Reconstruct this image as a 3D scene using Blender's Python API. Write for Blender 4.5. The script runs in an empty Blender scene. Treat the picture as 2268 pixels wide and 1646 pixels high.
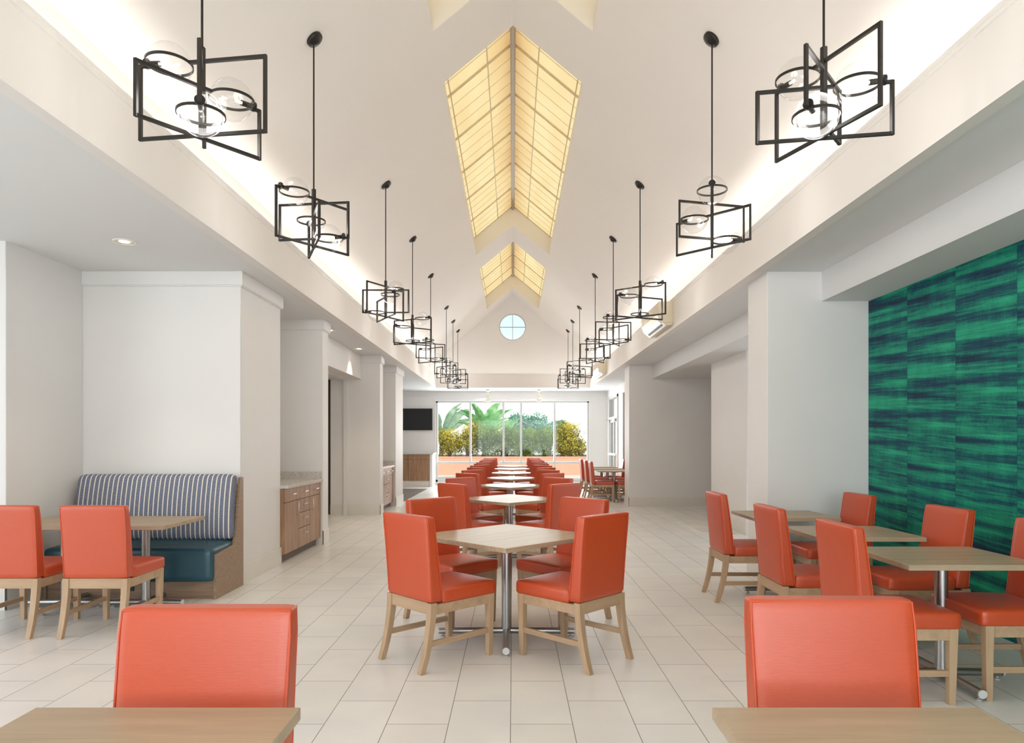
import bpy, bmesh, math, random
from mathutils import Vector, Matrix
R = math.radians
PI = math.pi
random.seed(7)
scn = bpy.context.scene
COL = scn.collection

# ------------------------------------------------------------------ camera
cam_d = bpy.data.cameras.new('camera')
cam = bpy.data.objects.new('camera', cam_d)
COL.objects.link(cam)
cam.location = (0, 0, 1.40)
cam.rotation_euler = (R(90), 0, 0)
cam_d.sensor_fit = 'HORIZONTAL'
cam_d.sensor_width = 36.0
cam_d.lens = 36.0 * 1530 / 2268
cam_d.shift_x = -2 / 2268
cam_d.shift_y = (980 - 823) / 2268
cam_d.clip_start = 0.05
cam_d.clip_end = 400
scn.camera = cam

# ------------------------------------------------------------------ exposure
vs = scn.view_settings
scn.display_settings.display_device = 'sRGB'
vs.view_transform = 'Standard'
vs.look = 'None'
vs.gamma = 1.0
vs.use_curve_mapping = False
vs.exposure = 0.92
scn.cycles.max_bounces = 10
scn.cycles.diffuse_bounces = 6
scn.cycles.glossy_bounces = 4
scn.cycles.transmission_bounces = 6
scn.cycles.transparent_max_bounces = 16
scn.cycles.sample_clamp_indirect = 4.0
scn.cycles.caustics_reflective = False
scn.cycles.caustics_refractive = False

# ------------------------------------------------------------------ world
world = bpy.data.worlds.new('sky')
scn.world = world
world.use_nodes = True
wn = world.node_tree
for n in list(wn.nodes):
    wn.nodes.remove(n)
w_out = wn.nodes.new('ShaderNodeOutputWorld')
w_bg = wn.nodes.new('ShaderNodeBackground')
w_tc = wn.nodes.new('ShaderNodeTexCoord')
w_sep = wn.nodes.new('ShaderNodeSeparateXYZ')
w_ramp = wn.nodes.new('ShaderNodeValToRGB')
w_ramp.color_ramp.elements[0].position = 0.07
w_ramp.color_ramp.elements[0].color = (1.0, 1.0, 1.0, 1)
w_ramp.color_ramp.elements[1].position = 0.16
w_ramp.color_ramp.elements[1].color = (0.45, 0.54, 0.60, 1)
wn.links.new(w_tc.outputs['Generated'], w_sep.inputs[0])
wn.links.new(w_sep.outputs['Z'], w_ramp.inputs[0])
wn.links.new(w_ramp.outputs[0], w_bg.inputs[0])
w_bg.inputs[1].default_value = 1.0
wn.links.new(w_bg.outputs[0], w_out.inputs[0])

# ------------------------------------------------------------------ sun and daylight
def light(name, typ, loc, rot, energy, color, **kw):
    d = bpy.data.lights.new(name, typ)
    d.energy = energy
    d.color = color
    for k, v in kw.items():
        setattr(d, k, v)
    o = bpy.data.objects.new(name, d)
    o.location = loc
    o.rotation_euler = rot
    COL.objects.link(o)
    return o

light('sun', 'SUN', (0, -20, 30), (R(52), 0, R(12)), 1.7, (1.0, 0.95, 0.86), angle=R(1.5))
COOL = (0.90, 0.95, 1.0)
# daylight arriving through the glazing at the camera's end of the hall and the far window; the side one is added fill
light('daylight_rear', 'AREA', (0.35, -4.4, 1.75), (R(90), 0, 0), 136, COOL, shape='RECTANGLE', size=5.8, size_y=2.5)
light('fill_side', 'AREA', (-6.9, 0.4, 1.6), (R(90), 0, R(-90)), 70, COOL, shape='RECTANGLE', size=4.6, size_y=2.4)
light('daylight_back', 'AREA', (0, 23.0, 1.75), (R(-90), 0, 0), 160, (0.95, 0.975, 1.0), shape='RECTANGLE', size=4.9, size_y=2.0)
# added right-hand fill, then cove strips hidden on top of the beams
light('fill_right', 'AREA', (6.4, 9.0, 1.6), (R(90), 0, R(90)), 20, COOL, shape='RECTANGLE', size=3.0, size_y=2.4)  # unseen lamp added to lift the right walls; no window there
WARM = (1.0, 0.97, 0.93)
for s in (-1, 1):
    light('cove_strip', 'AREA', (s * 2.46, 8.6, 3.30), (R(180), R(s * 14), 0), 104, WARM, shape='RECTANGLE', size=0.10, size_y=25.5)
light('cove_strip', 'AREA', (0, 21.4, 3.30), (R(180 - 8), 0, 0), 4, WARM, shape='RECTANGLE', size=4.6, size_y=0.10)

# ------------------------------------------------------------------ materials
def srgb(r, g, b):
    def f(c):
        c /= 255.0
        return c / 12.92 if c <= 0.04045 else ((c + 0.055) / 1.055) ** 2.4
    return (f(r), f(g), f(b), 1)

MATS = {}
def new_mat(name):
    m = bpy.data.materials.new(name)
    m.use_nodes = True
    nt = m.node_tree
    b = nt.nodes['Principled BSDF']
    MATS[name] = m
    return m, nt, b

def N(nt, typ, **kw):
    n = nt.nodes.new(typ)
    for k, v in kw.items():
        setattr(n, k, v)
    return n

def plain(name, col, rough=0.5, metal=0.0, spec=0.5, var=0.0, scale=8.0, bump=0.0, bscale=60.0):
    m, nt, b = new_mat(name)
    b.inputs['Base Color'].default_value = col
    b.inputs['Roughness'].default_value = rough
    b.inputs['Metallic'].default_value = metal
    b.inputs['Specular IOR Level'].default_value = spec
    tc = N(nt, 'ShaderNodeTexCoord')
    if var > 0:
        no = N(nt, 'ShaderNodeTexNoise')
        no.inputs['Scale'].default_value = scale
        no.inputs['Detail'].default_value = 4
        nt.links.new(tc.outputs['Object'], no.inputs['Vector'])
        ra = N(nt, 'ShaderNodeValToRGB')
        ra.color_ramp.elements[0].position = 0.3
        ra.color_ramp.elements[1].position = 0.7
        ra.color_ramp.elements[0].color = tuple(c * (1 - var) for c in col[:3]) + (1,)
        ra.color_ramp.elements[1].color = tuple(min(1, c * (1 + var)) for c in col[:3]) + (1,)
        nt.links.new(no.outputs['Fac'], ra.inputs[0])
        nt.links.new(ra.outputs[0], b.inputs['Base Color'])
    if bump > 0:
        n2 = N(nt, 'ShaderNodeTexNoise')
        n2.inputs['Scale'].default_value = bscale
        nt.links.new(tc.outputs['Object'], n2.inputs['Vector'])
        bp = N(nt, 'ShaderNodeBump')
        bp.inputs['Strength'].default_value = bump
        bp.inputs['Distance'].default_value = 0.01
        nt.links.new(n2.outputs['Fac'], bp.inputs['Height'])
        nt.links.new(bp.outputs[0], b.inputs['Normal'])
    return m

def wood(name, c_dark, c_light, axis='X', rough=0.35, stretch=14, scale=1.6, spec=0.4):
    m, nt, b = new_mat(name)
    b.inputs['Roughness'].default_value = rough
    b.inputs['Specular IOR Level'].default_value = spec
    tc = N(nt, 'ShaderNodeTexCoord')
    mp = N(nt, 'ShaderNodeMapping')
    sc = [stretch, stretch, stretch]
    sc['XYZ'.index(axis)] = 1.2
    mp.inputs['Scale'].default_value = sc
    nt.links.new(tc.outputs['Object'], mp.inputs['Vector'])
    no = N(nt, 'ShaderNodeTexNoise')
    no.inputs['Scale'].default_value = scale
    no.inputs['Detail'].default_value = 8
    no.inputs['Roughness'].default_value = 0.62
    no.inputs['Distortion'].default_value = 0.35
    nt.links.new(mp.outputs[0], no.inputs['Vector'])
    ra = N(nt, 'ShaderNodeValToRGB')
    ra.color_ramp.elements[0].position = 0.32
    ra.color_ramp.elements[1].position = 0.68
    ra.color_ramp.elements[0].color = c_dark
    ra.color_ramp.elements[1].color = c_light
    nt.links.new(no.outputs['Fac'], ra.inputs[0])
    nt.links.new(ra.outputs[0], b.inputs['Base Color'])
    return m

def emis(name, col, strength):
    m, nt, b = new_mat(name)
    b.inputs['Base Color'].default_value = (0.0, 0.0, 0.0, 1)
    b.inputs['Emission Color'].default_value = col
    b.inputs['Emission Strength'].default_value = strength
    return m

def thin_glass(name, tint=(1, 1, 1, 1), refl=0.9, f0=0.04):
    m = bpy.data.materials.new(name)
    m.use_nodes = True
    nt = m.node_tree
    nt.nodes.remove(nt.nodes['Principled BSDF'])
    out = nt.nodes['Material Output']
    t = N(nt, 'ShaderNodeBsdfTransparent'); t.inputs[0].default_value = tint
    g = N(nt, 'ShaderNodeBsdfGlossy'); g.inputs[0].default_value = (refl, refl, refl, 1); g.inputs['Roughness'].default_value = 0.02
    lw = N(nt, 'ShaderNodeLayerWeight'); lw.inputs['Blend'].default_value = 0.5
    pw = N(nt, 'ShaderNodeMath', operation='POWER'); pw.inputs[1].default_value = 4.0
    fr = N(nt, 'ShaderNodeMath', operation='MULTIPLY_ADD'); fr.inputs[1].default_value = 0.42; fr.inputs[2].default_value = f0
    nt.links.new(lw.outputs['Facing'], pw.inputs[0]); nt.links.new(pw.outputs[0], fr.inputs[0])
    mx = N(nt, 'ShaderNodeMixShader')
    nt.links.new(fr.outputs[0], mx.inputs[0]); nt.links.new(t.outputs[0], mx.inputs[1]); nt.links.new(g.outputs[0], mx.inputs[2])
    nt.links.new(mx.outputs[0], out.inputs[0])
    MATS[name] = m
    return m

M_wall = plain('wall_paint', (0.80, 0.785, 0.77, 1), 0.6, spec=0.3, var=0.012, scale=1.5)
M_beam = plain('beam_paint', (0.815, 0.785, 0.76, 1), 0.6, spec=0.3, var=0.01, scale=2)
M_ceil = plain('ceiling_paint', (0.76, 0.77, 0.775, 1), 0.75, spec=0.2)
M_vault = plain('vault_paint', (0.80, 0.768, 0.735, 1), 0.75, spec=0.2, var=0.01, scale=1)
M_white = plain('white_trim', (0.86, 0.86, 0.85, 1), 0.4)
M_frame = plain('white_aluminium', (0.60, 0.60, 0.59, 1), 0.4)
M_black = plain('black_metal', (0.018, 0.015, 0.013, 1), 0.42, metal=0.3, spec=0.5)
M_bulb = emis('bulb_glow', (1.0, 0.86, 0.62, 1), 14)
M_glass = thin_glass('globe_glass', (0.975, 0.975, 0.975, 1), 0.8, 0.035)
M_pane = thin_glass('window_glass', (0.97, 0.985, 0.98, 1), 0.9, 0.012)
M_steel = plain('brushed_steel', (0.42, 0.41, 0.40, 1), 0.34, metal=1.0)
M_dsteel = plain('dark_steel', (0.10, 0.10, 0.105, 1), 0.3, metal=0.9)
M_cap = plain('grey_plastic_cap', (0.62, 0.62, 0.60, 1), 0.5)
M_glide = plain('clear_glide', (0.45, 0.45, 0.43, 1), 0.3)
M_top = wood('greyed_oak_top', srgb(168, 147, 121), srgb(188, 167, 140), 'X', 0.36, 12, 1.5, 0.32)
M_leg = wood('washed_beech', srgb(172, 143, 113), srgb(191, 162, 131), 'Z', 0.42, 14, 1.8)
M_legx = wood('washed_beech_rail', srgb(172, 143, 113), srgb(191, 162, 131), 'X', 0.42, 14, 1.8)
M_legy = wood('washed_beech_side', srgb(172, 143, 113), srgb(191, 162, 131), 'Y', 0.42, 14, 1.8)
M_cabv = wood('walnut_laminate', srgb(138, 103, 74), srgb(178, 141, 108), 'Z', 0.42, 16, 1.7)
M_booth_w = wood('booth_laminate', srgb(134, 110, 90), srgb(168, 142, 118), 'X', 0.45, 26, 2.0)
M_toe = plain('toe_kick', srgb(120, 108, 98), 0.6)
M_tile_b = plain('baseboard_tile', srgb(226, 222, 214), 0.4, var=0.03, scale=3)
M_teal = plain('teal_vinyl', srgb(38, 78, 92), 0.33, spec=0.5, var=0.05, scale=6, bump=0.06, bscale=20)
M_tv = plain('tv_glass', (0.004, 0.004, 0.005, 1), 0.12)
M_tvf = plain('tv_bezel', (0.01, 0.01, 0.01, 1), 0.4)
M_chrome = plain('satin_nickel', (0.62, 0.60, 0.58, 1), 0.28, metal=1.0)
M_ac = plain('ac_plastic', srgb(218, 206, 182), 0.35)
M_acd = plain('ac_slot', (0.03, 0.03, 0.03, 1), 0.5)
M_canin = plain('gold_reflector', (0.78, 0.66, 0.42, 1), 0.25, metal=0.8)
M_canl = emis('can_lamp', (1.0, 0.88, 0.68, 1), 6)
M_outlet = plain('ivory_outlet', srgb(232, 226, 214), 0.4)
M_dark = plain('hall_shade_cabinet_brown', srgb(62, 50, 44), 0.5)  # shade tone of the hallway panel, also the back cabinet body
M_grey = plain('grey_door', srgb(150, 142, 135), 0.5)
M_pink = plain('salmon_stucco', srgb(234, 162, 138), 0.85, var=0.03, scale=4)
M_pave = plain('pale_paving', srgb(214, 206, 194), 0.85, var=0.05, scale=3)
M_bark = plain('bark', srgb(92, 78, 62), 0.9)

# vinyl of the chairs: fine woven grain, coated
def vinyl():
    m, nt, b = new_mat('orange_vinyl')
    tc = N(nt, 'ShaderNodeTexCoord')
    mp = N(nt, 'ShaderNodeMapping'); mp.inputs['Scale'].default_value = (14, 160, 160)
    nt.links.new(tc.outputs['Object'], mp.inputs[0])
    no = N(nt, 'ShaderNodeTexNoise'); no.inputs['Scale'].default_value = 2.2; no.inputs['Detail'].default_value = 3
    nt.links.new(mp.outputs[0], no.inputs['Vector'])
    ra = N(nt, 'ShaderNodeValToRGB')
    ra.color_ramp.elements[0].position = 0.3; ra.color_ramp.elements[1].position = 0.75
    ra.color_ramp.elements[0].color = srgb(190, 67, 20)
    ra.color_ramp.elements[1].color = srgb(196, 72, 24)
    nt.links.new(no.outputs['Fac'], ra.inputs[0]); nt.links.new(ra.outputs[0], b.inputs['Base Color'])
    b.inputs['Roughness'].default_value = 0.42
    b.inputs['Specular IOR Level'].default_value = 0.85
    b.inputs['Sheen Weight'].default_value = 0.05
    b.inputs['Sheen Roughness'].default_value = 0.4
    bp = N(nt, 'ShaderNodeBump'); bp.inputs['Strength'].default_value = 0.12; bp.inputs['Distance'].default_value = 0.002
    nt.links.new(no.outputs['Fac'], bp.inputs['Height']); nt.links.new(bp.outputs[0], b.inputs['Normal'])
    return m
M_vinyl = vinyl()
M_pipe = plain('vinyl_piping', srgb(205, 84, 52), 0.35)

def tile_floor():
    m, nt, b = new_mat('floor_tile')
    tc = N(nt, 'ShaderNodeTexCoord'); sp = N(nt, 'ShaderNodeSeparateXYZ'); cb = N(nt, 'ShaderNodeCombineXYZ')
    nt.links.new(tc.outputs['Object'], sp.inputs[0])
    a = N(nt, 'ShaderNodeMath', operation='ADD'); a.inputs[1].default_value = 0.5785 + 0.617 * 20
    c = N(nt, 'ShaderNodeMath', operation='ADD'); c.inputs[1].default_value = 0.0118 + 0.3085 * 40
    nt.links.new(sp.outputs['Y'], a.inputs[0]); nt.links.new(sp.outputs['X'], c.inputs[0])
    nt.links.new(a.outputs[0], cb.inputs[0]); nt.links.new(c.outputs[0], cb.inputs[1])
    br = N(nt, 'ShaderNodeTexBrick')
    br.offset = 0.5; br.offset_frequency = 2; br.squash = 1.0
    br.inputs['Scale'].default_value = 1.0
    br.inputs['Brick Width'].default_value = 0.617
    br.inputs['Row Height'].default_value = 0.3085
    br.inputs['Mortar Size'].default_value = 0.0017
    br.inputs['Mortar Smooth'].default_value = 0.1
    br.inputs['Bias'].default_value = 0.0
    br.inputs['Color1'].default_value = srgb(234, 232, 228)
    br.inputs['Color2'].default_value = srgb(240, 238, 234)
    br.inputs['Mortar'].default_value = srgb(108, 98, 88)
    nt.links.new(cb.outputs[0], br.inputs['Vector'])
    no = N(nt, 'ShaderNodeTexNoise'); no.inputs['Scale'].default_value = 2.4; no.inputs['Detail'].default_value = 6
    nt.links.new(tc.outputs['Object'], no.inputs['Vector'])
    ra = N(nt, 'ShaderNodeValToRGB'); ra.color_ramp.elements[0].color = (0.93, 0.93, 0.94, 1); ra.color_ramp.elements[1].color = (1, 0.99, 0.97, 1)
    ra.color_ramp.elements[0].position = 0.35; ra.color_ramp.elements[1].position = 0.65
    nt.links.new(no.outputs['Fac'], ra.inputs[0])
    mx = N(nt, 'ShaderNodeMix', data_type='RGBA', blend_type='MULTIPLY'); mx.inputs[0].default_value = 1
    nt.links.new(br.outputs['Color'], mx.inputs[6]); nt.links.new(ra.outputs[0], mx.inputs[7])
    nt.links.new(mx.outputs[2], b.inputs['Base Color'])
    mr = N(nt, 'ShaderNodeMapRange'); mr.inputs['To Min'].default_value = 0.33; mr.inputs['To Max'].default_value = 0.7
    nt.links.new(br.outputs['Fac'], mr.inputs['Value']); nt.links.new(mr.outputs[0], b.inputs['Roughness'])
    b.inputs['Specular IOR Level'].default_value = 0.4
    bp = N(nt, 'ShaderNodeBump', invert=True); bp.inputs['Strength'].default_value = 0.3; bp.inputs['Distance'].default_value = 0.002
    nt.links.new(br.outputs['Fac'], bp.inputs['Height']); nt.links.new(bp.outputs[0], b.inputs['Normal'])
    return m
M_floor = tile_floor()

def slate():
    m, nt, b = new_mat('dark_tile')
    tc = N(nt, 'ShaderNodeTexCoord')
    br = N(nt, 'ShaderNodeTexBrick'); br.offset = 0.5
    br.inputs['Scale'].default_value = 1.0; br.inputs['Brick Width'].default_value = 0.6; br.inputs['Row Height'].default_value = 0.3
    br.inputs['Mortar Size'].default_value = 0.003
    br.inputs['Color1'].default_value = srgb(98, 90, 84); br.inputs['Color2'].default_value = srgb(122, 112, 105); br.inputs['Mortar'].default_value = srgb(70, 64, 60)
    nt.links.new(tc.outputs['Object'], br.inputs['Vector']); nt.links.new(br.outputs['Color'], b.inputs['Base Color'])
    b.inputs['Roughness'].default_value = 0.4
    return m
M_slate = slate()

def quartz():
    m, nt, b = new_mat('speckled_quartz')
    tc = N(nt, 'ShaderNodeTexCoord')
    vo = N(nt, 'ShaderNodeTexNoise'); vo.inputs['Scale'].default_value = 90; vo.inputs['Detail'].default_value = 2
    nt.links.new(tc.outputs['Object'], vo.inputs['Vector'])
    ra = N(nt, 'ShaderNodeValToRGB')
    ra.color_ramp.elements[0].position = 0.34; ra.color_ramp.elements[0].color = srgb(130, 122, 116)
    ra.color_ramp.elements[1].position = 0.44; ra.color_ramp.elements[1].color = srgb(214, 208, 200)
    nt.links.new(vo.outputs['Fac'], ra.inputs[0]); nt.links.new(ra.outputs[0], b.inputs['Base Color'])
    b.inputs['Roughness'].default_value = 0.2
    return m
M_quartz = quartz()

def green_paper():
    m, nt, b = new_mat('green_wallpaper')
    tc = N(nt, 'ShaderNodeTexCoord'); sp = N(nt, 'ShaderNodeSeparateXYZ')
    nt.links.new(tc.outputs['Object'], sp.inputs[0])
    W = 0.668
    sub = N(nt, 'ShaderNodeMath', operation='ADD'); sub.inputs[1].default_value = -6.8 + W * 40
    nt.links.new(sp.outputs['Y'], sub.inputs[0])
    dv = N(nt, 'ShaderNodeMath', operation='DIVIDE'); dv.inputs[1].default_value = W
    nt.links.new(sub.outputs[0], dv.inputs[0])
    fl = N(nt, 'ShaderNodeMath', operation='FLOOR'); nt.links.new(dv.outputs[0], fl.inputs[0])
    fr = N(nt, 'ShaderNodeMath', operation='FRACT'); nt.links.new(dv.outputs[0], fr.inputs[0])
    # each sheet: same printed pattern shifted up by a third of the 0.55 m repeat
    sh = N(nt, 'ShaderNodeMath', operation='MULTIPLY'); sh.inputs[1].default_value = 0.235; nt.links.new(fl.outputs[0], sh.inputs[0])
    # gentle slant of the brush strokes
    sl = N(nt, 'ShaderNodeMath', operation='MULTIPLY'); sl.inputs[1].default_value = -0.035; nt.links.new(fr.outputs[0], sl.inputs[0])
    z1 = N(nt, 'ShaderNodeMath', operation='ADD'); nt.links.new(sp.outputs['Z'], z1.inputs[0]); nt.links.new(sh.outputs[0], z1.inputs[1])
    z2 = N(nt, 'ShaderNodeMath', operation='ADD'); nt.links.new(z1.outputs[0], z2.inputs[0]); nt.links.new(sl.outputs[0], z2.inputs[1])
    def layer(fx, fz, seed, detail, dist=0.0, rough=0.55):
        cx = N(nt, 'ShaderNodeMath', operation='MULTIPLY'); cx.inputs[1].default_value = fx; nt.links.new(fr.outputs[0], cx.inputs[0])
        cz = N(nt, 'ShaderNodeMath', operation='MULTIPLY'); cz.inputs[1].default_value = fz; nt.links.new(z2.outputs[0], cz.inputs[0])
        cb = N(nt, 'ShaderNodeCombineXYZ'); cb.inputs[2].default_value = seed
        nt.links.new(cx.outputs[0], cb.inputs[0]); nt.links.new(cz.outputs[0], cb.inputs[1])
        no = N(nt, 'ShaderNodeTexNoise'); no.inputs['Scale'].default_value = 1.0; no.inputs['Detail'].default_value = detail
        no.inputs['Distortion'].default_value = dist; no.inputs['Roughness'].default_value = rough
        nt.links.new(cb.outputs[0], no.inputs['Vector'])
        return no.outputs['Fac']
    l1 = layer(0.45, 13.5, 1.3, 3, 0.12)
    l2 = layer(1.2, 52.0, 5.1, 6, 0.4, 0.78)
    l3 = layer(70.0, 26.0, 9.7, 2)
    l4 = layer(6.0, 2.5, 3.3, 2)
    def mul(a, k):
        n = N(nt, 'ShaderNodeMath', operation='MULTIPLY'); n.inputs[1].default_value = k; nt.links.new(a, n.inputs[0]); return n.outputs[0]
    def add(a, c):
        n = N(nt, 'ShaderNodeMath', operation='ADD'); nt.links.new(a, n.inputs[0]); nt.links.new(c, n.inputs[1]); return n.outputs[0]
    tot = add(add(mul(l1, 0.54), mul(l2, 0.40)), add(mul(l3, 0.10), mul(l4, 0.10)))
    ra = N(nt, 'ShaderNodeValToRGB')
    e = ra.color_ramp.elements
    e[0].position = 0.44; e[0].color = srgb(12, 46, 64)
    e[1].position = 0.72; e[1].color = srgb(44, 176, 136)
    for p, c in ((0.49, (16, 64, 86)), (0.53, (10, 84, 92)), (0.565, (12, 110, 100)), (0.62, (26, 142, 114))):
        x = e.new(p); x.color = srgb(*c)
    nt.links.new(tot, ra.inputs[0])
    # sheet seams
    g = N(nt, 'ShaderNodeMath', operation='GREATER_THAN'); g.inputs[1].default_value = 0.994; nt.links.new(fr.outputs[0], g.inputs[0])
    mx = N(nt, 'ShaderNodeMix', data_type='RGBA'); mx.inputs[7].default_value = srgb(6, 40, 50)
    nt.links.new(mul(g.outputs[0], 0.6), mx.inputs[0]); nt.links.new(ra.outputs[0], mx.inputs[6])
    nt.links.new(mx.outputs[2], b.inputs['Base Color'])
    b.inputs['Roughness'].default_value = 0.55
    b.inputs['Specular IOR Level'].default_value = 0.25
    return m
M_green = green_paper()

def booth_fabric():
    m, nt, b = new_mat('striped_booth_fabric')
    tc = N(nt, 'ShaderNodeTexCoord'); sp = N(nt, 'ShaderNodeSeparateXYZ'); nt.links.new(tc.outputs['Object'], sp.inputs[0])
    P = 0.0445
    def mth(op, a, bb=None, val=None):
        n = N(nt, 'ShaderNodeMath', operation=op)
        if isinstance(a, float): n.inputs[0].default_value = a
        else: nt.links.new(a, n.inputs[0])
        if bb is not None: nt.links.new(bb, n.inputs[1])
        if val is not None: n.inputs[1].default_value = val
        return n.outputs[0]
    u = mth('FRACT', mth('DIVIDE', mth('ADD', sp.outputs['X'], val=10.0), val=P))
    c = mth('ABSOLUTE', mth('SUBTRACT', u, val=0.5))           # 0 centre, .5 at stripe line
    nz = N(nt, 'ShaderNodeTexNoise'); nz.inputs['Scale'].default_value = 160; nt.links.new(tc.outputs['Object'], nz.inputs['Vector'])
    # line along stripe: pearls
    zz = mth('SINE', mth('MULTIPLY', sp.outputs['Z'], val=520.0))
    edge = mth('ADD', c, mth('MULTIPLY', zz, val=0.015))
    line = mth('GREATER_THAN', edge, val=0.39)
    # scallops
    ph = mth('ADD', mth('MULTIPLY', sp.outputs['Z'], val=62.0), mth('MULTIPLY', mth('MULTIPLY', c, c), val=5.0))
    arc = mth('GREATER_THAN', mth('FRACT', ph), val=0.80)
    pale = mth('MULTIPLY', arc, mth('LESS_THAN', c, val=0.33))
    mx = N(nt, 'ShaderNodeMix', data_type='RGBA')
    ra = N(nt, 'ShaderNodeValToRGB'); ra.color_ramp.elements[0].position = 0.3; ra.color_ramp.elements[1].position = 0.7
    ra.color_ramp.elements[0].color = srgb(86, 92, 112); ra.color_ramp.elements[1].color = srgb(128, 133, 152)
    nt.links.new(nz.outputs['Fac'], ra.inputs[0])
    nt.links.new(mth('MULTIPLY', pale, val=0.55), mx.inputs[0]); nt.links.new(ra.outputs[0], mx.inputs[6]); mx.inputs[7].default_value = srgb(176, 180, 190)
    m2 = N(nt, 'ShaderNodeMix', data_type='RGBA')
    nt.links.new(line, m2.inputs[0]); nt.links.new(mx.outputs[2], m2.inputs[6]); m2.inputs[7].default_value = srgb(232, 226, 212)
    nt.links.new(m2.outputs[2], b.inputs['Base Color'])
    b.inputs['Roughness'].default_value = 0.85
    b.inputs['Specular IOR Level'].default_value = 0.15
    return m
M_fab = booth_fabric()

def skylight_panel():
    m, nt, b = new_mat('translucent_skylight_panel')
    tc = N(nt, 'ShaderNodeTexCoord')
    mp = N(nt, 'ShaderNodeMapping'); mp.inputs['Scale'].default_value = (1.2, 0.35, 1.2)
    nt.links.new(tc.outputs['Object'], mp.inputs[0])
    no = N(nt, 'ShaderNodeTexNoise'); no.inputs['Scale'].default_value = 2.2; no.inputs['Detail'].default_value = 4
    nt.links.new(mp.outputs[0], no.inputs['Vector'])
    ra = N(nt, 'ShaderNodeValToRGB'); ra.color_ramp.elements[0].position = 0.3; ra.color_ramp.elements[1].position = 0.7
    ra.color_ramp.elements[0].color = srgb(238, 212, 154); ra.color_ramp.elements[1].color = srgb(247, 230, 178)
    nt.links.new(no.outputs['Fac'], ra.inputs[0])
    b.inputs['Base Color'].default_value = (0.25, 0.22, 0.14, 1)
    # amber water staining of the sheet beside the ridge
    sp = N(nt, 'ShaderNodeSeparateXYZ'); nt.links.new(tc.outputs['Object'], sp.inputs[0])
    ab = N(nt, 'ShaderNodeMath', operation='ABSOLUTE'); nt.links.new(sp.outputs['X'], ab.inputs[0])
    mr = N(nt, 'ShaderNodeMapRange'); mr.inputs['From Min'].default_value = 0.34; mr.inputs['From Max'].default_value = 0.06
    nt.links.new(ab.outputs[0], mr.inputs['Value'])
    ns = N(nt, 'ShaderNodeTexNoise'); ns.inputs['Scale'].default_value = 1.3; nt.links.new(tc.outputs['Object'], ns.inputs['Vector'])
    ml = N(nt, 'ShaderNodeMath', operation='MULTIPLY'); nt.links.new(mr.outputs[0], ml.inputs[0]); nt.links.new(ns.outputs['Fac'], ml.inputs[1])
    mxs = N(nt, 'ShaderNodeMix', data_type='RGBA'); mxs.inputs[7].default_value = srgb(206, 150, 84)
    nt.links.new(ml.outputs[0], mxs.inputs[0]); nt.links.new(ra.outputs[0], mxs.inputs[6])
    nt.links.new(mxs.outputs[2], b.inputs['Emission Color'])
    b.inputs['Emission Strength'].default_value = 0.45
    b.inputs['Roughness'].default_value = 0.6
    return m
M_sky = skylight_panel()
M_bar = plain('skylight_bar_and_shadow', srgb(214, 198, 164), 0.5)  # real bars and the shadow lines of the inner grid
M_ridge = plain('skylight_ridge', srgb(178, 164, 142), 0.45)

def leafmat(name, cols, scale=9.0, topcols=None, z0=0.0, z1=1.0):
    m, nt, b = new_mat(name)
    tc = N(nt, 'ShaderNodeTexCoord')
    no = N(nt, 'ShaderNodeTexNoise'); no.inputs['Scale'].default_value = scale; no.inputs['Detail'].default_value = 3
    nt.links.new(tc.outputs['Object'], no.inputs['Vector'])
    ra = N(nt, 'ShaderNodeValToRGB'); e = ra.color_ramp.elements
    e[0].position = 0.3; e[0].color = srgb(*cols[0]); e[1].position = 0.7; e[1].color = srgb(*cols[-1])
    for k, c in enumerate(cols[1:-1]):
        x = e.new(0.3 + 0.4 * (k + 1) / (len(cols) - 1)); x.color = srgb(*c)
    nt.links.new(no.outputs['Fac'], ra.inputs[0]); nt.links.new(ra.outputs[0], b.inputs['Base Color'])
    b.inputs['Roughness'].default_value = 0.5
    tr = N(nt, 'ShaderNodeBsdfTranslucent'); nt.links.new(ra.outputs[0], tr.inputs[0])
    mx = N(nt, 'ShaderNodeMixShader'); mx.inputs[0].default_value = 0.35
    nt.links.new(b.outputs[0], mx.inputs[1]); nt.links.new(tr.outputs[0], mx.inputs[2]); nt.links.new(mx.outputs[0], nt.nodes['Material Output'].inputs[0])
    return m
M_croton = leafmat('croton_leaves', [(80, 88, 38), (136, 134, 56), (188, 176, 76)], 7)
M_young = leafmat('young_croton_leaves', [(206, 190, 60), (238, 216, 78), (250, 232, 110)], 7)
M_fresh = leafmat('fresh_green_leaves', [(120, 150, 60), (160, 186, 84), (190, 208, 110)], 7)
M_hedge = leafmat('hedge_leaves', [(58, 84, 34), (98, 126, 50), (156, 180, 78)], 6)
M_hedge2 = leafmat('pale_hedge_leaves', [(78, 108, 46), (120, 150, 72), (172, 196, 104)], 6)
M_banana = leafmat('banana_leaves', [(84, 150, 84), (120, 180, 110), (160, 208, 140)], 3)
M_palm = leafmat('grey_green_leaves', [(110, 146, 112), (140, 172, 140), (176, 200, 166)], 3)
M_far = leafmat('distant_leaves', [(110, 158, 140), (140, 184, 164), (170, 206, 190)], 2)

# ------------------------------------------------------------------ mesh helpers
def bm_new():
    return bmesh.new()

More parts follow.
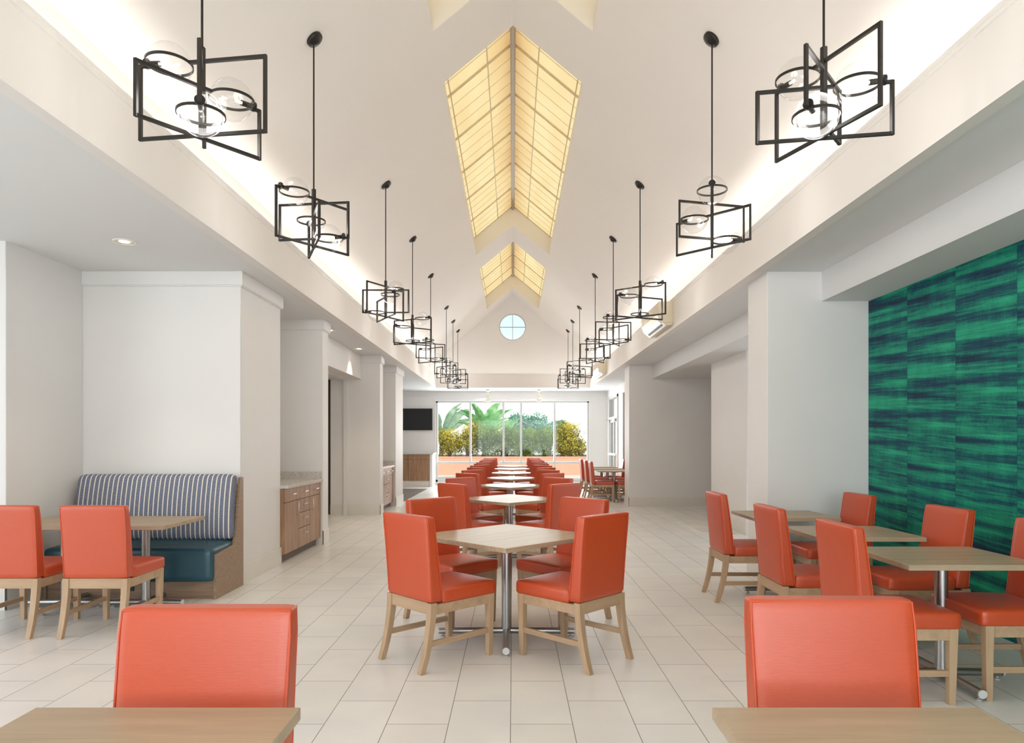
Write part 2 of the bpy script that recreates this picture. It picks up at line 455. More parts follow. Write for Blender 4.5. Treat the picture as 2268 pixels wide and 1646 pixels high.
def box(bm, x0, x1, y0, y1, z0, z1):
    vs_ = [bm.verts.new(p) for p in ((x0, y0, z0), (x1, y0, z0), (x1, y1, z0), (x0, y1, z0), (x0, y0, z1), (x1, y0, z1), (x1, y1, z1), (x0, y1, z1))]
    for f in ((0, 3, 2, 1), (4, 5, 6, 7), (0, 1, 5, 4), (1, 2, 6, 5), (2, 3, 7, 6), (3, 0, 4, 7)):
        bm.faces.new([vs_[i] for i in f])
    return vs_

def loft(bm, rings, cap=True, closed=True):
    R_ = [[bm.verts.new(p) for p in r] for r in rings]
    n = len(R_[0])
    for a, b in zip(R_[:-1], R_[1:]):
        for i in range(n if closed else n - 1):
            j = (i + 1) % n
            bm.faces.new((a[i], a[j], b[j], b[i]))
    if cap:
        bm.faces.new(list(reversed(R_[0]))); bm.faces.new(R_[-1])
    return R_

def tube(bm, pts, r, n=10, cap=True):
    pts = [Vector(p) for p in pts]
    rings = []
    up = None
    for i, p in enumerate(pts):
        if i == 0: d = pts[1] - pts[0]
        elif i == len(pts) - 1: d = pts[-1] - pts[-2]
        else: d = (pts[i + 1] - pts[i]).normalized() + (pts[i] - pts[i - 1]).normalized()
        d.normalize()
        if up is None:
            up = Vector((0, 0, 1)) if abs(d.z) < 0.9 else Vector((1, 0, 0))
        a = d.cross(up).normalized(); b = a.cross(d).normalized(); up = b
        rr = r[i] if isinstance(r, (list, tuple)) else r
        rings.append([p + (a * math.cos(2 * PI * k / n) + b * math.sin(2 * PI * k / n)) * rr for k in range(n)])
    loft(bm, rings, cap)

def sqtube(bm, p, q, w):
    """square bar between p and q"""
    p = Vector(p); q = Vector(q); d = (q - p).normalized()
    up = Vector((0, 0, 1)) if abs(d.z) < 0.9 else Vector((d.y * 0 + 1, 0, 0))
    a = d.cross(up).normalized(); b = a.cross(d).normalized(); h = w / 2
    rings = [[c + a * sx * h + b * sy * h for sx, sy in ((-1, -1), (1, -1), (1, 1), (-1, 1))] for c in (p, q)]
    loft(bm, rings)

def lathe(bm, prof, n=24, c=(0, 0, 0), cap=True):
    rings = [[(c[0] + r * math.cos(2 * PI * k / n), c[1] + r * math.sin(2 * PI * k / n), c[2] + z) for k in range(n)] for r, z in prof]
    loft(bm, rings, cap)

def sphere(bm, c, r, u=28, v=18):
    ret = bmesh.ops.create_uvsphere(bm, u_segments=u, v_segments=v, radius=r)
    bmesh.ops.translate(bm, verts=ret['verts'], vec=c)

def ring_(bm, c, r, w, h, n=36):
    """flat horizontal hoop of rectangular section"""
    secs = ((r - w / 2, -h / 2), (r + w / 2, -h / 2), (r + w / 2, h / 2), (r - w / 2, h / 2))
    rings = []
    for k in range(n):
        a = 2 * PI * k / n
        rings.append([bm.verts.new((c[0] + rr * math.cos(a), c[1] + rr * math.sin(a), c[2] + z)) for rr, z in secs])
    for k in range(n):
        A, B = rings[k], rings[(k + 1) % n]
        for i in range(4):
            j = (i + 1) % 4
            bm.faces.new((A[i], B[i], B[j], A[j]))

def soft_box(sx, sy, sz, r, cuts=9, fn=None):
    """rounded box of full size sx,sy,sz centred at the origin; fn maps every vertex afterwards"""
    bm = bm_new()
    bmesh.ops.create_cube(bm, size=2.0)
    bmesh.ops.subdivide_edges(bm, edges=bm.edges[:], cuts=cuts, use_grid_fill=True)
    hx, hy, hz = sx / 2, sy / 2, sz / 2
    rr = min(r, hx, hy, hz)
    for v in bm.verts:
        p = [math.copysign(math.sin(abs(c) * PI / 2) ** 0.9, c) if abs(c) > 1e-6 else 0 for c in v.co]
        p = [p[0] * hx, p[1] * hy, p[2] * hz]
        q = [max(-h + rr, min(h - rr, c)) for c, h in zip(p, (hx, hy, hz))]
        d = Vector([a - b for a, b in zip(p, q)])
        if d.length > 1e-9:
            # direction from the inner box; keep flat faces flat
            d = d.normalized() * rr
        nv = Vector(q) + d
        v.co = fn(nv) if fn else nv
    return bm

def obj(name, bm, mat, parent=None, smooth=False, bevel=0.0, seg=2):
    me = bpy.data.meshes.new(name)
    bmesh.ops.recalc_face_normals(bm, faces=bm.faces[:])
    bm.to_mesh(me); bm.free()
    if isinstance(mat, (list, tuple)):
        for q in mat: me.materials.append(q)
    else:
        me.materials.append(mat)
    o = bpy.data.objects.new(name, me)
    COL.objects.link(o)
    if parent is not None:
        o.parent = parent
    if smooth:
        for p in me.polygons: p.use_smooth = True
        me.set_sharp_from_angle(angle=R(40))
    if bevel > 0:
        mod = o.modifiers.new('bevel', 'BEVEL'); mod.width = bevel; mod.segments = seg; mod.limit_method = 'ANGLE'; mod.angle_limit = R(50)
    return o

def boxes(name, lst, mat, parent=None, bevel=0.0):
    bm = bm_new()
    for b in lst: box(bm, *b)
    return obj(name, bm, mat, parent, bevel=bevel)

def thing(name, label, cat, loc=(0, 0, 0), rotz=0.0, group=None):
    o = bpy.data.objects.new(name, None); COL.objects.link(o)
    o.empty_display_size = 0.1
    o.location = loc; o.rotation_euler = (0, 0, rotz)
    o['label'] = label; o['category'] = cat
    if group: o['group'] = group
    return o

def tag(o, label, cat, group=None):
    o['label'] = label; o['category'] = cat
    if group: o['group'] = group
    return o

def struct(o, label=None):
    o['kind'] = 'structure'
    if label: o['label'] = label
    return o

def dup(root, loc, rotz, label, group=None):
    def cp(o, par):
        c = o.copy(); COL.objects.link(c)
        if par is not None: c.parent = par
        for ch in list(o.children): cp(ch, c)
        return c
    r = cp(root, None)
    r.location = loc; r.rotation_euler = (0, 0, rotz); r['label'] = label
    if group: r['group'] = group
    return r

# ------------------------------------------------------------------ the room
ZC = 3.08      # side ceilings and beam underside
BX = 2.35      # inner face of the beams
CX = 2.60      # cove wall
ZV = 3.87      # spring of the vault
ZR = 6.03      # ridge
YN = -4.6      # wall behind the camera
YG = 21.7      # gable wall
YB = 22.7      # window wall
SL = (ZR - ZV) / CX
def vz(x): return ZR - SL * abs(x)

struct(boxes('floor', [(-7.2, 6.7, YN, YB + 0.25, -0.2, 0.0)], M_floor), 'pale beige rectangular tile floor laid in half bond')
struct(boxes('floor', [(-6.5, -2.57, 16.35, 20.8, 0.0, 0.004)], M_slate), 'dark grey tiled strip of floor before the back cabinet')

# side ceilings, dropped soffit on the right
struct(boxes('ceiling', [(-7.2, -BX - 0.05, YN, YB + 0.2, ZC, ZC + 0.12), (BX + 0.05, 6.7, YN, YB + 0.2, ZC, ZC + 0.12),
                         (-BX - 0.06, BX + 0.06, 21.15, YB + 0.2, ZC, ZC + 0.12)], M_ceil))
struct(boxes('ceiling', [(3.04, 6.6, YN, 6.8, 2.79, ZC + 0.01), (3.04, 6.6, 6.8, 15.12, 2.79, ZC + 0.01)], M_ceil), 'dropped ceiling along the right side')

# beams with a small moulding along the top
BPROF = [(0.0, 3.068), (0.09, 3.068), (0.09, 3.51), (-0.018, 3.51), (-0.018, 3.487), (-0.009, 3.480), (-0.009, 3.462), (0.0, 3.457)]
for k, s in enumerate((-1, 1)):
    bm = bm_new(); loft(bm, [[(s * (BX + x), y, z) for x, z in BPROF] for y in (YN, 21.16)])
    struct(obj('trim_%d' % (k + 1), bm, M_beam), 'long cream beam face along the %s side of the vault' % ('left' if s < 0 else 'right'))
bm = bm_new(); loft(bm, [[(x, 21.10 + y, z) for y, z in BPROF] for x in (-BX - 0.05, BX + 0.05)])
struct(obj('trim_3', bm, M_beam), 'cross beam below the gable')

# vault
bm = bm_new()
def slab(bm, xa, xb, y0, y1, t=0.12):
    za, zb = vz(xa), vz(xb)
    v = [bm.verts.new(p) for p in ((xa, y0, za), (xb, y0, zb), (xb, y1, zb), (xa, y1, za), (xa, y0, za + t), (xb, y0, zb + t), (xb, y1, zb + t), (xa, y1, za + t))]
    for f in ((0, 3, 2, 1), (4, 5, 6, 7), (0, 1, 5, 4), (1, 2, 6, 5), (2, 3, 7, 6), (3, 0, 4, 7)):
        bm.faces.new([v[i] for i in f])
OX = 0.778
SKY = [(-0.4, 6.70), (7.67, 14.70), (15.92, 20.62)]
solid = [(YN, SKY[0][0]), (SKY[0][1], SKY[1][0]), (SKY[1][1], SKY[2][0]), (SKY[2][1], YG + 0.1)]
for s in (-1, 1):
    slab(bm, s * (CX + 0.1), s * OX, YN, YG + 0.1)
    for a, b in solid: slab(bm, s * OX, 0, a, b)
struct(obj('ceiling', bm, M_vault), 'steep cream vaulted ceiling')
# cove walls + trough + gable
bm = bm_new()
for s in (-1, 1):
    a, b = sorted((s * CX, s * (CX + 0.12))); box(bm, a, b, YN, YG + 0.1, 3.19, ZV + 0.02)
    a, b = sorted((s * (BX + 0.05), s * (CX + 0.05))); box(bm, a, b, YN, YG + 0.1, 3.19, 3.22)
struct(obj('wall_cove', bm, M_vault), 'low cove walls behind the beams')

# gable with round window hole
RWX, RWZ, RWR = -0.012, 5.03, 0.425
bm = bm_new()
n = 64
inner, outer = [], []
def gable_outer(a):
    dx, dz = math.cos(a), math.sin(a)
    best = 1e9
    for (px, pz, qx, qz) in ((-CX, 3.19, CX, 3.19), (CX, 3.19, CX, ZV), (CX, ZV, 0, ZR), (0, ZR, -CX, ZV), (-CX, ZV, -CX, 3.19)):
        ex, ez = qx - px, qz - pz
        den = dx * ez - dz * ex
        if abs(den) < 1e-9: continue
        t = ((px - RWX) * ez - (pz - RWZ) * ex) / den
        u = ((px - RWX) * dz - (pz - RWZ) * dx) / den
        if t > 0 and -1e-6 <= u <= 1 + 1e-6: best = min(best, t)
    return (RWX + dx * best, RWZ + dz * best)
angs = [2 * PI * k / n for k in range(n)]
for (x, z) in ((-CX, 3.19), (CX, 3.19), (CX, ZV), (-CX, ZV), (0, ZR)):
    angs.append(math.atan2(z - RWZ, x - RWX) % (2 * PI))
angs = sorted(set(round(a, 6) for a in angs))
rings = []
for y in (YG, YG + 0.14):
    inner = [bm.verts.new((RWX + RWR * math.cos(a), y, RWZ + RWR * math.sin(a))) for a in angs]
    outer = [bm.verts.new((gable_outer(a)[0], y, gable_outer(a)[1])) for a in angs]
    rings.append((inner, outer))
L_ = len(angs)
for i in range(L_):
    j = (i + 1) % L_
    bm.faces.new((rings[0][0][i], rings[0][0][j], rings[0][1][j], rings[0][1][i]))
    bm.faces.new((rings[1][0][i], rings[1][0][j], rings[1][1][j], rings[1][1][i]))
    bm.faces.new((rings[0][0][i], rings[0][0][j], rings[1][0][j], rings[1][0][i]))
box(bm, -CX, CX, 21.15, YG + 0.14, 3.19, 3.22)
struct(obj('wall_gable', bm, M_wall), 'gable wall above the far window')

# round window
rw = bpy.data.objects.new('window_2', None); COL.objects.link(rw); rw.location = (RWX, YG + 0.09, RWZ)
struct(rw, 'small round window with a cross bar in the gable')
bm = bm_new()
def hoop_y(bm, r0, r1, y0, y1, n=48):
    rr = []
    for k in range(n):
        a = 2 * PI * k / n
        rr.append([bm.verts.new((r * math.cos(a), y, r * math.sin(a))) for r, y in ((r0, y0), (r1, y0), (r1, y1), (r0, y1))])
    for k in range(n):
        A, B = rr[k], rr[(k + 1) % n]
        for i in range(4):
            bm.faces.new((A[i], B[i], B[(i + 1) % 4], A[(i + 1) % 4]))
hoop_y(bm, 0.395, 0.425, -0.035, 0.03)
obj('window_frame', bm, M_frame, rw, smooth=True)
boxes('glazing_bar', [(-0.007, 0.007, -0.02, 0.02, -0.40, 0.40), (-0.40, 0.40, -0.019, 0.019, -0.007, 0.007)], M_grey, rw)
bm = bm_new()
vv = [bm.verts.new((0.4 * math.cos(2 * PI * k / 40), 0, 0.4 * math.sin(2 * PI * k / 40))) for k in range(40)]; bm.faces.new(vv)
obj('pane', bm, M_pane, rw)

# skylights
PO = 0.41    # height of the panels over the vault
for k, (a, b) in enumerate(SKY):
    w = bpy.data.objects.new('window_%d' % (3 + k), None); COL.objects.link(w); w.location = (0, (a + b) / 2, vz(0))
    struct(w, 'yellow translucent ridge skylight, ' + ('overhead nearest', 'the long middle one', 'the short far one')[k])
    h = (b - a) / 2
    PX = 0.90
    def pz(x): return PO - SL * abs(x)
    bm = bm_new()
    for s in (-1, 1):
        v = [bm.verts.new(p) for p in ((0, -h, pz(0)), (s * PX, -h, pz(PX)), (s * PX, h, pz(PX)), (0, h, pz(0)), (0, -h, pz(0) + .07), (s * PX, -h, pz(PX) + .07), (s * PX, h, pz(PX) + .07), (0, h, pz(0) + .07))]
        for f in ((0, 3, 2, 1), (4, 5, 6, 7), (0, 1, 5, 4), (1, 2, 6, 5), (2, 3, 7, 6), (3, 0, 4, 7)):
            bm.faces.new([v[i] for i in f])
    obj('skylight_panel', bm, M_sky, w)
    bm = bm_new()   # well: flared sides and end walls, with thickness outwards
    for s in (-1, 1):
        zo = vz(OX) - ZR
        P_ = [(s * OX, zo), (s * PX, pz(PX)), (s * (PX + .06), pz(PX)), (s * (OX + .06), zo)]
        loft(bm, [[(x, y, z) for x, z in P_] for y in (-h, h)])
    for y0, y1 in ((-h - 0.06, -h + 0.006), (h - 0.006, h + 0.06)):
        P_ = [(-OX - .0, vz(OX) - ZR + .004), (0, .004), (OX + .0, vz(OX) - ZR + .004), (PX, pz(PX)), (0, pz(0) + .05), (-PX, pz(PX))]
        loft(bm, [[(x, y, z) for x, z in P_] for y in (y0, y1)])
    obj('skylight_well', bm, M_vault, w)
    bm = bm_new()
    t0 = 8.70 - (a + b) / 2
    c = t0 - 1.22 * 12
    def slbar(bm, y, wy, hz):
        for s in (-1, 1):
            P_ = [(0, pz(0) - hz), (s * PX, pz(PX) - hz), (s * PX, pz(PX) + 0.01), (0, pz(0) + 0.01)]
            loft(bm, [[(x, yy, z) for x, z in P_] for yy in (y - wy / 2, y + wy / 2)])
    i = 0
    while c < h:
        if c > -h:
            slbar(bm, c, 0.04 if i % 4 == 0 else 0.009, 0.022 if i % 4 == 0 else 0.004)  # thin ones are the inner grid's shadow lines, built as bars
        c += 0.305; i += 1
    slbar(bm, h - 0.016, 0.02, 0.012)
    for s in (-1, 1):
        for xx, ww in ((0.318, 0.016), (0.785, 0.014)):
            P_ = [(s * xx - ww / 2, pz(xx) - 0.012), (s * xx + ww / 2, pz(xx) - 0.012), (s * xx + ww / 2, pz(xx) + 0.01), (s * xx - ww / 2, pz(xx) + 0.01)]
            loft(bm, [[(x, yy, z) for x, z in P_] for yy in (-h, h)])
    obj('bars_and_shadow_lines', bm, M_bar, w)
    boxes('ridge_bar', [(-0.035, 0.035, -h, h, pz(0) - 0.075, pz(0) + 0.03), (-0.02, 0.02, -h, h, pz(0) - 0.095, pz(0) - 0.07)], M_ridge, w)

# ---- left walls
ZT = ZC + 0.01
wl = [
    (-7.0, -4.23, 5.76, 6.8, 0, ZT),          # side of booth alcove
    (-7.0, -2.68, 6.8, 7.96, 0, ZT),          # wall behind the booth, first pier
    (-7.0, -3.3, 7.9, 9.5, 0, ZT),            # niche back
    (-7.0, -2.606, 9.47, 9.75, 0, ZT),        # second pier
    (-3.20, -2.93, 9.7, 13.36, 2.62, ZT),     # header over the passage
    (-3.53, -2.57, 13.36, 13.66, 0, ZT),      # third pier
    (-7.0, -3.3, 13.5, 15.3, 0, ZT),
    (-7.0, -2.58, 15.2, 16.2, 0, ZT),         # fourth pier
    (-5.2, -5.0, 9.7, 13.7, 0, ZT), (-5.0, -3.20, 9.7, 13.5, 2.62, ZT),
    (-6.6, -6.5, 16.1, 22.8, 0, ZT),
]
struct(boxes('wall_left', wl, M_wall, bevel=0.006), 'cream piers and walls along the left side')
# casing of the passage
struct(boxes('trim_4', [(-3.27, -3.19, 13.315, 13.37, 0, 2.63), (-3.24, -3.16, 9.74, 9.80, 0, 2.63), (-3.26, -3.18, 9.76, 13.36, 2.595, 2.635)], M_wall, bevel=0.004), 'casing of the passage')
struct(boxes('hall_shade_panel', [(-4.9, -3.535, 13.43, 13.49, 0.0, 2.62)], M_dark), 'dark panel standing for the shaded hall beyond the passage')  # dark sheet put in for the shaded hallway opening, no door leaf
# left rear room wall, with an opening added for the side fill
struct(boxes('wall_left', [(-7.2, -7.0, YN, -2.0, 0, ZT), (-7.2, -7.0, 4.4, 5.9, 0, ZT), (-7.2, -7.0, -2.0, 4.4, 0, 0.4), (-7.2, -7.0, -2.0, 4.4, 2.85, ZT)], M_wall), 'left end wall beside the camera')
# wall behind the camera with wide windows
struct(boxes('wall_rear', [(-7.2, -5.3, YN - 0.2, YN, 0, ZT), (3.3, 6.7, YN - 0.2, YN, 0, ZT), (-5.3, 3.3, YN - 0.2, YN, 0, 0.45), (-5.3, 3.3, YN - 0.2, YN, 3.0, ZT),
                           (-2.8, 2.8, YN - 0.2, YN, 3.0, 6.4)], M_wall), 'wall behind the camera')
for nm, fr in (('window_6', [(-5.3 + 1.72 * i - 0.03, -5.3 + 1.72 * i + 0.03, YN - 0.12, YN - 0.06, 0.45, 3.0) for i in range(6)]),
               ('window_7', [(-7.12, -7.06, -2.0 + 1.6 * i - 0.03, -2.0 + 1.6 * i + 0.03, 0.4, 2.85) for i in range(5)])):  # side window is added and unseen, made for the fill light
    struct(boxes(nm, fr, M_frame), 'window frame outside the view')

# crowns on the left piers (front and side runs)
def band(xr, y0, y1, xl, z0, z1, e):
    return (xl, xr + e, y0 - e, y1 + e, z0, z1)
cr = []
for (xr, y0, y1, xl) in ((-2.68, 6.8, 7.96, -4.23), (-2.606, 9.47, 9.75, -3.3), (-2.57, 13.36, 13.66, -2.94), (-2.58, 15.2, 16.2, -3.3)):
    cr.append(band(xr, y0, y1, xl, ZC - 0.135, ZC, 0.028)); cr.append(band(xr, y0, y1, xl, ZC - 0.147, ZC - 0.135, 0.018))
struct(boxes('trim_5', cr, M_wall, bevel=0.003), 'crown bands on the left piers')
# corner guards on the first pier
struct(boxes('trim_6', [(-2.74, -2.678, 6.797, 6.8, 0.2, 2.70), (-2.68, -2.677, 6.797, 6.86, 0.2, 2.70), (-4.229, -4.226, 5.76, 5.82, 0.2, 2.85)], M_wall), 'pale corner guards')

# baseboards, tile
BH = 0.19
bl = [(-4.23, -2.668, 6.788, 6.80, 0, BH), (-2.68, -2.668, 6.788, 7.972, 0, BH), (-4.23, -4.218, 5.748, 6.80, 0, BH), (-7.0, -4.218, 5.748, 5.76, 0, BH),
      (-2.70, -2.594, 9.458, 9.47, 0, BH), (-2.606, -2.594, 9.458, 9.76, 0, BH),
      (-3.18, -2.558, 13.348, 13.36, 0, BH), (-2.57, -2.558, 13.348, 13.66, 0, BH), (-3.53, -3.27, 13.348, 13.36, 0, BH),
      (-2.62, -2.568, 15.188, 15.2, 0, BH), (-2.58, -2.568, 15.188, 16.212, 0, BH)]
struct(boxes('baseboard_left', bl, M_tile_b, bevel=0.002), 'pale tile baseboard along the left walls')

# ---- right walls
wr = [
    (2.505, 6.6, 6.80, 7.36, 0, ZT),            # pier beside the green wall
    (3.53, 6.6, 10.45, 12.3, 0, ZT),            # block
    (2.54, 6.6, 15.10, 15.70, 0, ZT),           # cross wall
    (3.10, 3.25, 15.7, 17.6, 0, ZT), (3.10, 3.25, 19.5, 20.35, 0, ZT), (3.10, 3.25, 17.6, 19.5, 2.80, ZT), (3.10, 3.25, 22.15, 22.75, 0, ZT), (3.10, 3.25, 20.35, 22.15, 2.80, ZT),
    (6.5, 6.7, 7.0, 15.2, 0, ZT),
]
struct(boxes('wall_right', wr, M_wall, bevel=0.006), 'cream piers and walls along the right side')
struct(boxes('wall_right', [(3.50, 3.62, YN, 6.80, 0, 2.80)], M_green), 'wall papered in green and navy brushstroke stripes')
br_ = [(2.505, 3.5, 6.788, 6.80, 0, BH), (2.493, 2.505, 6.788, 7.37, 0, BH), (3.518, 3.53, 10.438, 12.3, 0, BH), (3.53, 4.0, 10.438, 10.45, 0, BH),
       (2.528, 6.5, 15.088, 15.10, 0, BH), (2.528, 2.54, 15.088, 15.71, 0, BH), (3.088, 3.10, 15.7, 17.6, 0, BH), (3.088, 3.10, 19.5, 20.35, 0, BH)]
struct(boxes('baseboard_right', br_, M_tile_b, bevel=0.002), 'pale tile baseboard along the right walls')
# joints of the baseboard tiles on the far right cross wall
struct(boxes('door_2', [(3.16, 3.20, 17.6, 19.5, 0, 2.80)], M_grey), 'tall grey door in the right wall')

# ---- back wall + big window
wx0, wx1, wz0, wz1 = -2.53, 2.50, 0.10, 2.75
wb = [(-6.6, wx0, YB, YB + 0.2, 0, ZT), (wx1, 3.25, YB, YB + 0.2, 0, ZT), (wx0, wx1, YB, YB + 0.2, wz1, ZT), (wx0, wx1, YB, YB + 0.2, 0, wz0)]
struct(boxes('wall_back', wb, M_wall), 'back wall around the wide window')
struct(boxes('trim_7', [(-6.5, 3.10, YB - 0.012, YB, 2.90, 2.92)], M_wall), 'thin band high on the back wall')
struct(boxes('baseboard_back', [(wx1, 3.10, YB - 0.012, YB, 0, BH), (-2.70, wx0 - 0.03, YB - 0.012, YB, 0, BH)], M_tile_b), 'tile baseboard of the back wall')
w1 = bpy.data.objects.new('window_1', None); COL.objects.link(w1); w1.location = (0, YB + 0.08, 0)
struct(w1, 'wide white framed window looking on a hedge')
MU = [-1.402, -0.313, 0.271, 1.372]
fr = [(wx0, wx0 + 0.06, -0.08, 0.04, wz0, wz1), (wx1 - 0.06, wx1, -0.08, 0.04, wz0, wz1), (wx0, wx1, -0.08, 0.04, wz1 - 0.05, wz1), (wx0, wx1, -0.08, 0.04, wz0, wz0 + 0.07)]
boxes('window_frame', fr, M_frame, w1)
for x in MU: boxes('mullion', [(x - 0.033, x + 0.033, -0.06, 0.04, wz0, wz1)], M_frame, w1)
boxes('transom', [(wx0, wx1, -0.045, 0.035, 0.70, 0.765)], M_frame, w1)
boxes('window_casing', [(wx0 - 0.03, wx1 + 0.03, -0.10, -0.08, wz1, wz1 + 0.035), (wx0 - 0.03, wx0, -0.10, -0.08, 0, wz1), (wx1, wx1 + 0.03, -0.10, -0.08, 0, wz1)], M_white, w1)
ed = [wx0] + MU + [wx1]
for a, b in zip(ed[:-1], ed[1:]):
    boxes('pane', [(a + 0.03, b - 0.03, 0.0, 0.006, wz0 + 0.05, wz1 - 0.04)], M_pane, w1)

# ---- glazed exit door in right wall
d1 = bpy.data.objects.new('door_1', None); COL.objects.link(d1); d1.location = (3.10, 21.25, 0)
struct(d1, 'white framed glass exit door with a push bar and a transom pane')
boxes('door_frame', [(-0.03, 0.12, -0.93, -0.84, 0, 2.82), (-0.03, 0.12, 0.84, 0.93, 0, 2.82), (-0.03, 0.12, -0.93, 0.93, 2.76, 2.84), (-0.03, 0.12, -0.9, 0.9, 2.12, 2.19)], M_frame, d1)
boxes('door_leaf', [(0.0, 0.05, -0.84, -0.74, 0.02, 2.12), (0.0, 0.05, 0.74, 0.84, 0.02, 2.12), (0.0, 0.05, -0.84, 0.84, 0.02, 0.2), (0.0, 0.05, -0.84, 0.84, 2.02, 2.12), (0, 0.05, -0.05, 0.05, 0.02, 2.12)], M_frame, d1)
boxes('pane', [(0.02, 0.026, -0.80, 0.80, 0.15, 2.1), (0.02, 0.026, -0.85, 0.85, 2.15, 2.8)], M_pane, d1)
boxes('push_bar', [(-0.07, -0.02, -0.75, 0.70, 1.0, 1.07)], M_white, d1, bevel=0.008)
boxes('door_closer', [(-0.09, -0.0, -0.75, -0.30, 2.03, 2.11), (-0.30, -0.05, -0.36, -0.33, 2.07, 2.085)], M_frame, d1)

# ------------------------------------------------------------------ chairs
def make_chair():
    t = thing('dining_chair', 'x', 'chair')
    # seat cushion
    def seat(p):
        u, v = p.x / 0.238, p.y / 0.23
        if p.z > 0: p.z += 0.016 * max(0, 1 - u * u) * max(0, 1 - v * v)
        w = 1.0 - 0.03 * (v < 0) * abs(v)
        return Vector((p.x * w, p.y + 0.090, p.z + 0.447))
    obj('seat', soft_box(0.475, 0.455, 0.092, 0.024, 10, seat), M_vinyl, t, smooth=True)
    # backrest: upholstered panel, leaning back and thinning upwards
    def back(p):
        h = (p.z + 0.265) / 0.53          # 0 bottom 1 top
        th = 1.0 - 0.36 * h
        bow = 0.006 * max(0, 1 - (p.x / 0.23) ** 2)
        w = 1.0 + 0.035 * (1 - h) * -1 + 0.02
        y = p.y * th + (bow if p.y > 0 else -0.003 * max(0, 1 - (p.x / 0.23) ** 2))
        return Vector((p.x * w, y - 0.178 - 0.045 * h - 0.012 * h * h, p.z + 0.682))
    obj('backrest', soft_box(0.462, 0.092, 0.53, 0.016, 10, back), M_vinyl, t, smooth=True)
    for e in (-1, 1):
        pts = []
        for sd in (-1, 1):
            run = []
            for i in range(9):
                h = 0.03 + 0.955 * i / 8
                th = 1 - 0.36 * h; w = 1.0 - 0.035 * (1 - h) + 0.02
                run.append((sd * (0.229 * w - (0.004 if i == 8 else 0)), e * (0.0425 * th) - 0.178 - 0.045 * h - 0.012 * h * h, 0.417 + 0.53 * h))
            pts += run if sd < 0 else run[::-1]
        bm = bm_new(); tube(bm, pts, 0.0032, 6)
        obj('piping', bm, M_pipe, t, smooth=True)
    # wooden apron
    ap = boxes('seat_frame', [(-0.195, 0.195, 0.268, 0.292, 0.345, 0.408), (-0.195, 0.195, -0.222, -0.198, 0.345, 0.418),
                              (-0.228, -0.204, -0.19, 0.265, 0.345, 0.406), (0.204, 0.228, -0.19, 0.265, 0.345, 0.406),
                              (-0.205, 0.205, -0.2, 0.27, 0.398, 0.406)], M_legx, t, bevel=0.002)
    def leg(front, s):
        bm = bm_new(); rings = []
        for i in range(9):
            z = 0.408 * (1 - i / 8.0) if front else 0.418 * (1 - i / 8.0)
            f = i / 8.0
            if front:
                hw = 0.0235 - 0.0065 * f; cx = s * (0.2115 - 0.002 * f); cy = 0.273 - 0.004 * f
            else:
                hw = 0.0235 - 0.005 * f; cx = s * 0.2115; cy = -0.206 - 0.080 * f ** 1.8
            rings.append([(cx - hw, cy - hw, z), (cx + hw, cy - hw, z), (cx + hw, cy + hw, z), (cx - hw, cy + hw, z)])
        loft(bm, rings)
        return bm
    for s in (-1, 1):
        obj('leg', leg(True, s), M_leg, t, bevel=0.0025)
        obj('leg', leg(False, s), M_leg, t, bevel=0.0025)
        boxes('stretcher', [(s * 0.211 - 0.010, s * 0.211 + 0.010, -0.235, 0.262, 0.150, 0.184)], M_legy, t, bevel=0.002)
    return t

CH0 = make_chair()
ch_used = False
def chair(x, y, facing_deg, label, group):
    """facing_deg: direction the sitter faces, 90 = +y"""
    global ch_used
    rz = R(facing_deg - 90)
    if not ch_used:
        ch_used = True
        CH0.location = (x, y, 0); CH0.rotation_euler = (0, 0, rz); CH0['label'] = label; CH0['group'] = group
        return CH0
    return dup(CH0, (x, y, 0), rz, label, group)

# ------------------------------------------------------------------ tables
def make_table(sx, sy, arm, diag, seed=0):
    t = thing('dining_table', 'x', 'table')
    boxes('tabletop', [(-sx / 2, sx / 2, -sy / 2, sy / 2, 0.703, 0.735)], M_top, t, bevel=0.003)
    bm = bm_new(); lathe(bm, [(0.15, 0.0), (0.15, 0.006), (0.05, 0.02), (0.05, -0.0)][::-1] if False else [(0.05, -0.022), (0.15, -0.006), (0.15, 0.0)], 28, (0, 0, 0.7025))
    obj('mounting_plate', bm, M_dsteel, t, smooth=True)
    bm = bm_new(); lathe(bm, [(0.036, 0.03), (0.036, 0.69)], 28)
    obj('post', bm, M_steel, t, smooth=True)
    for k in range(4):
        a = PI / 2 * k + (PI / 4 if diag else 0)
        d = Vector((math.cos(a), math.sin(a), 0))
        bm = bm_new()
        tube(bm, [d * 0.0 + Vector((0, 0, .047)), d * (arm - 0.004) + Vector((0, 0, .042))], 0.0225, 16)
        l = obj('base_leg', bm, M_steel, t, smooth=True)
        bm = bm_new(); tube(bm, [d * (arm - 0.005) + Vector((0, 0, .042)), d * (arm + 0.003) + Vector((0, 0, .042))], 0.0235, 16)
        obj('end_cap', bm, M_cap, l, smooth=True)
        bm = bm_new(); lathe(bm, [(0.016, 0.0), (0.016, 0.008), (0.007, 0.010), (0.007, 0.024)], 12, tuple(d * (arm - 0.03)))
        obj('glide', bm, M_glide, l, smooth=True)
    return t

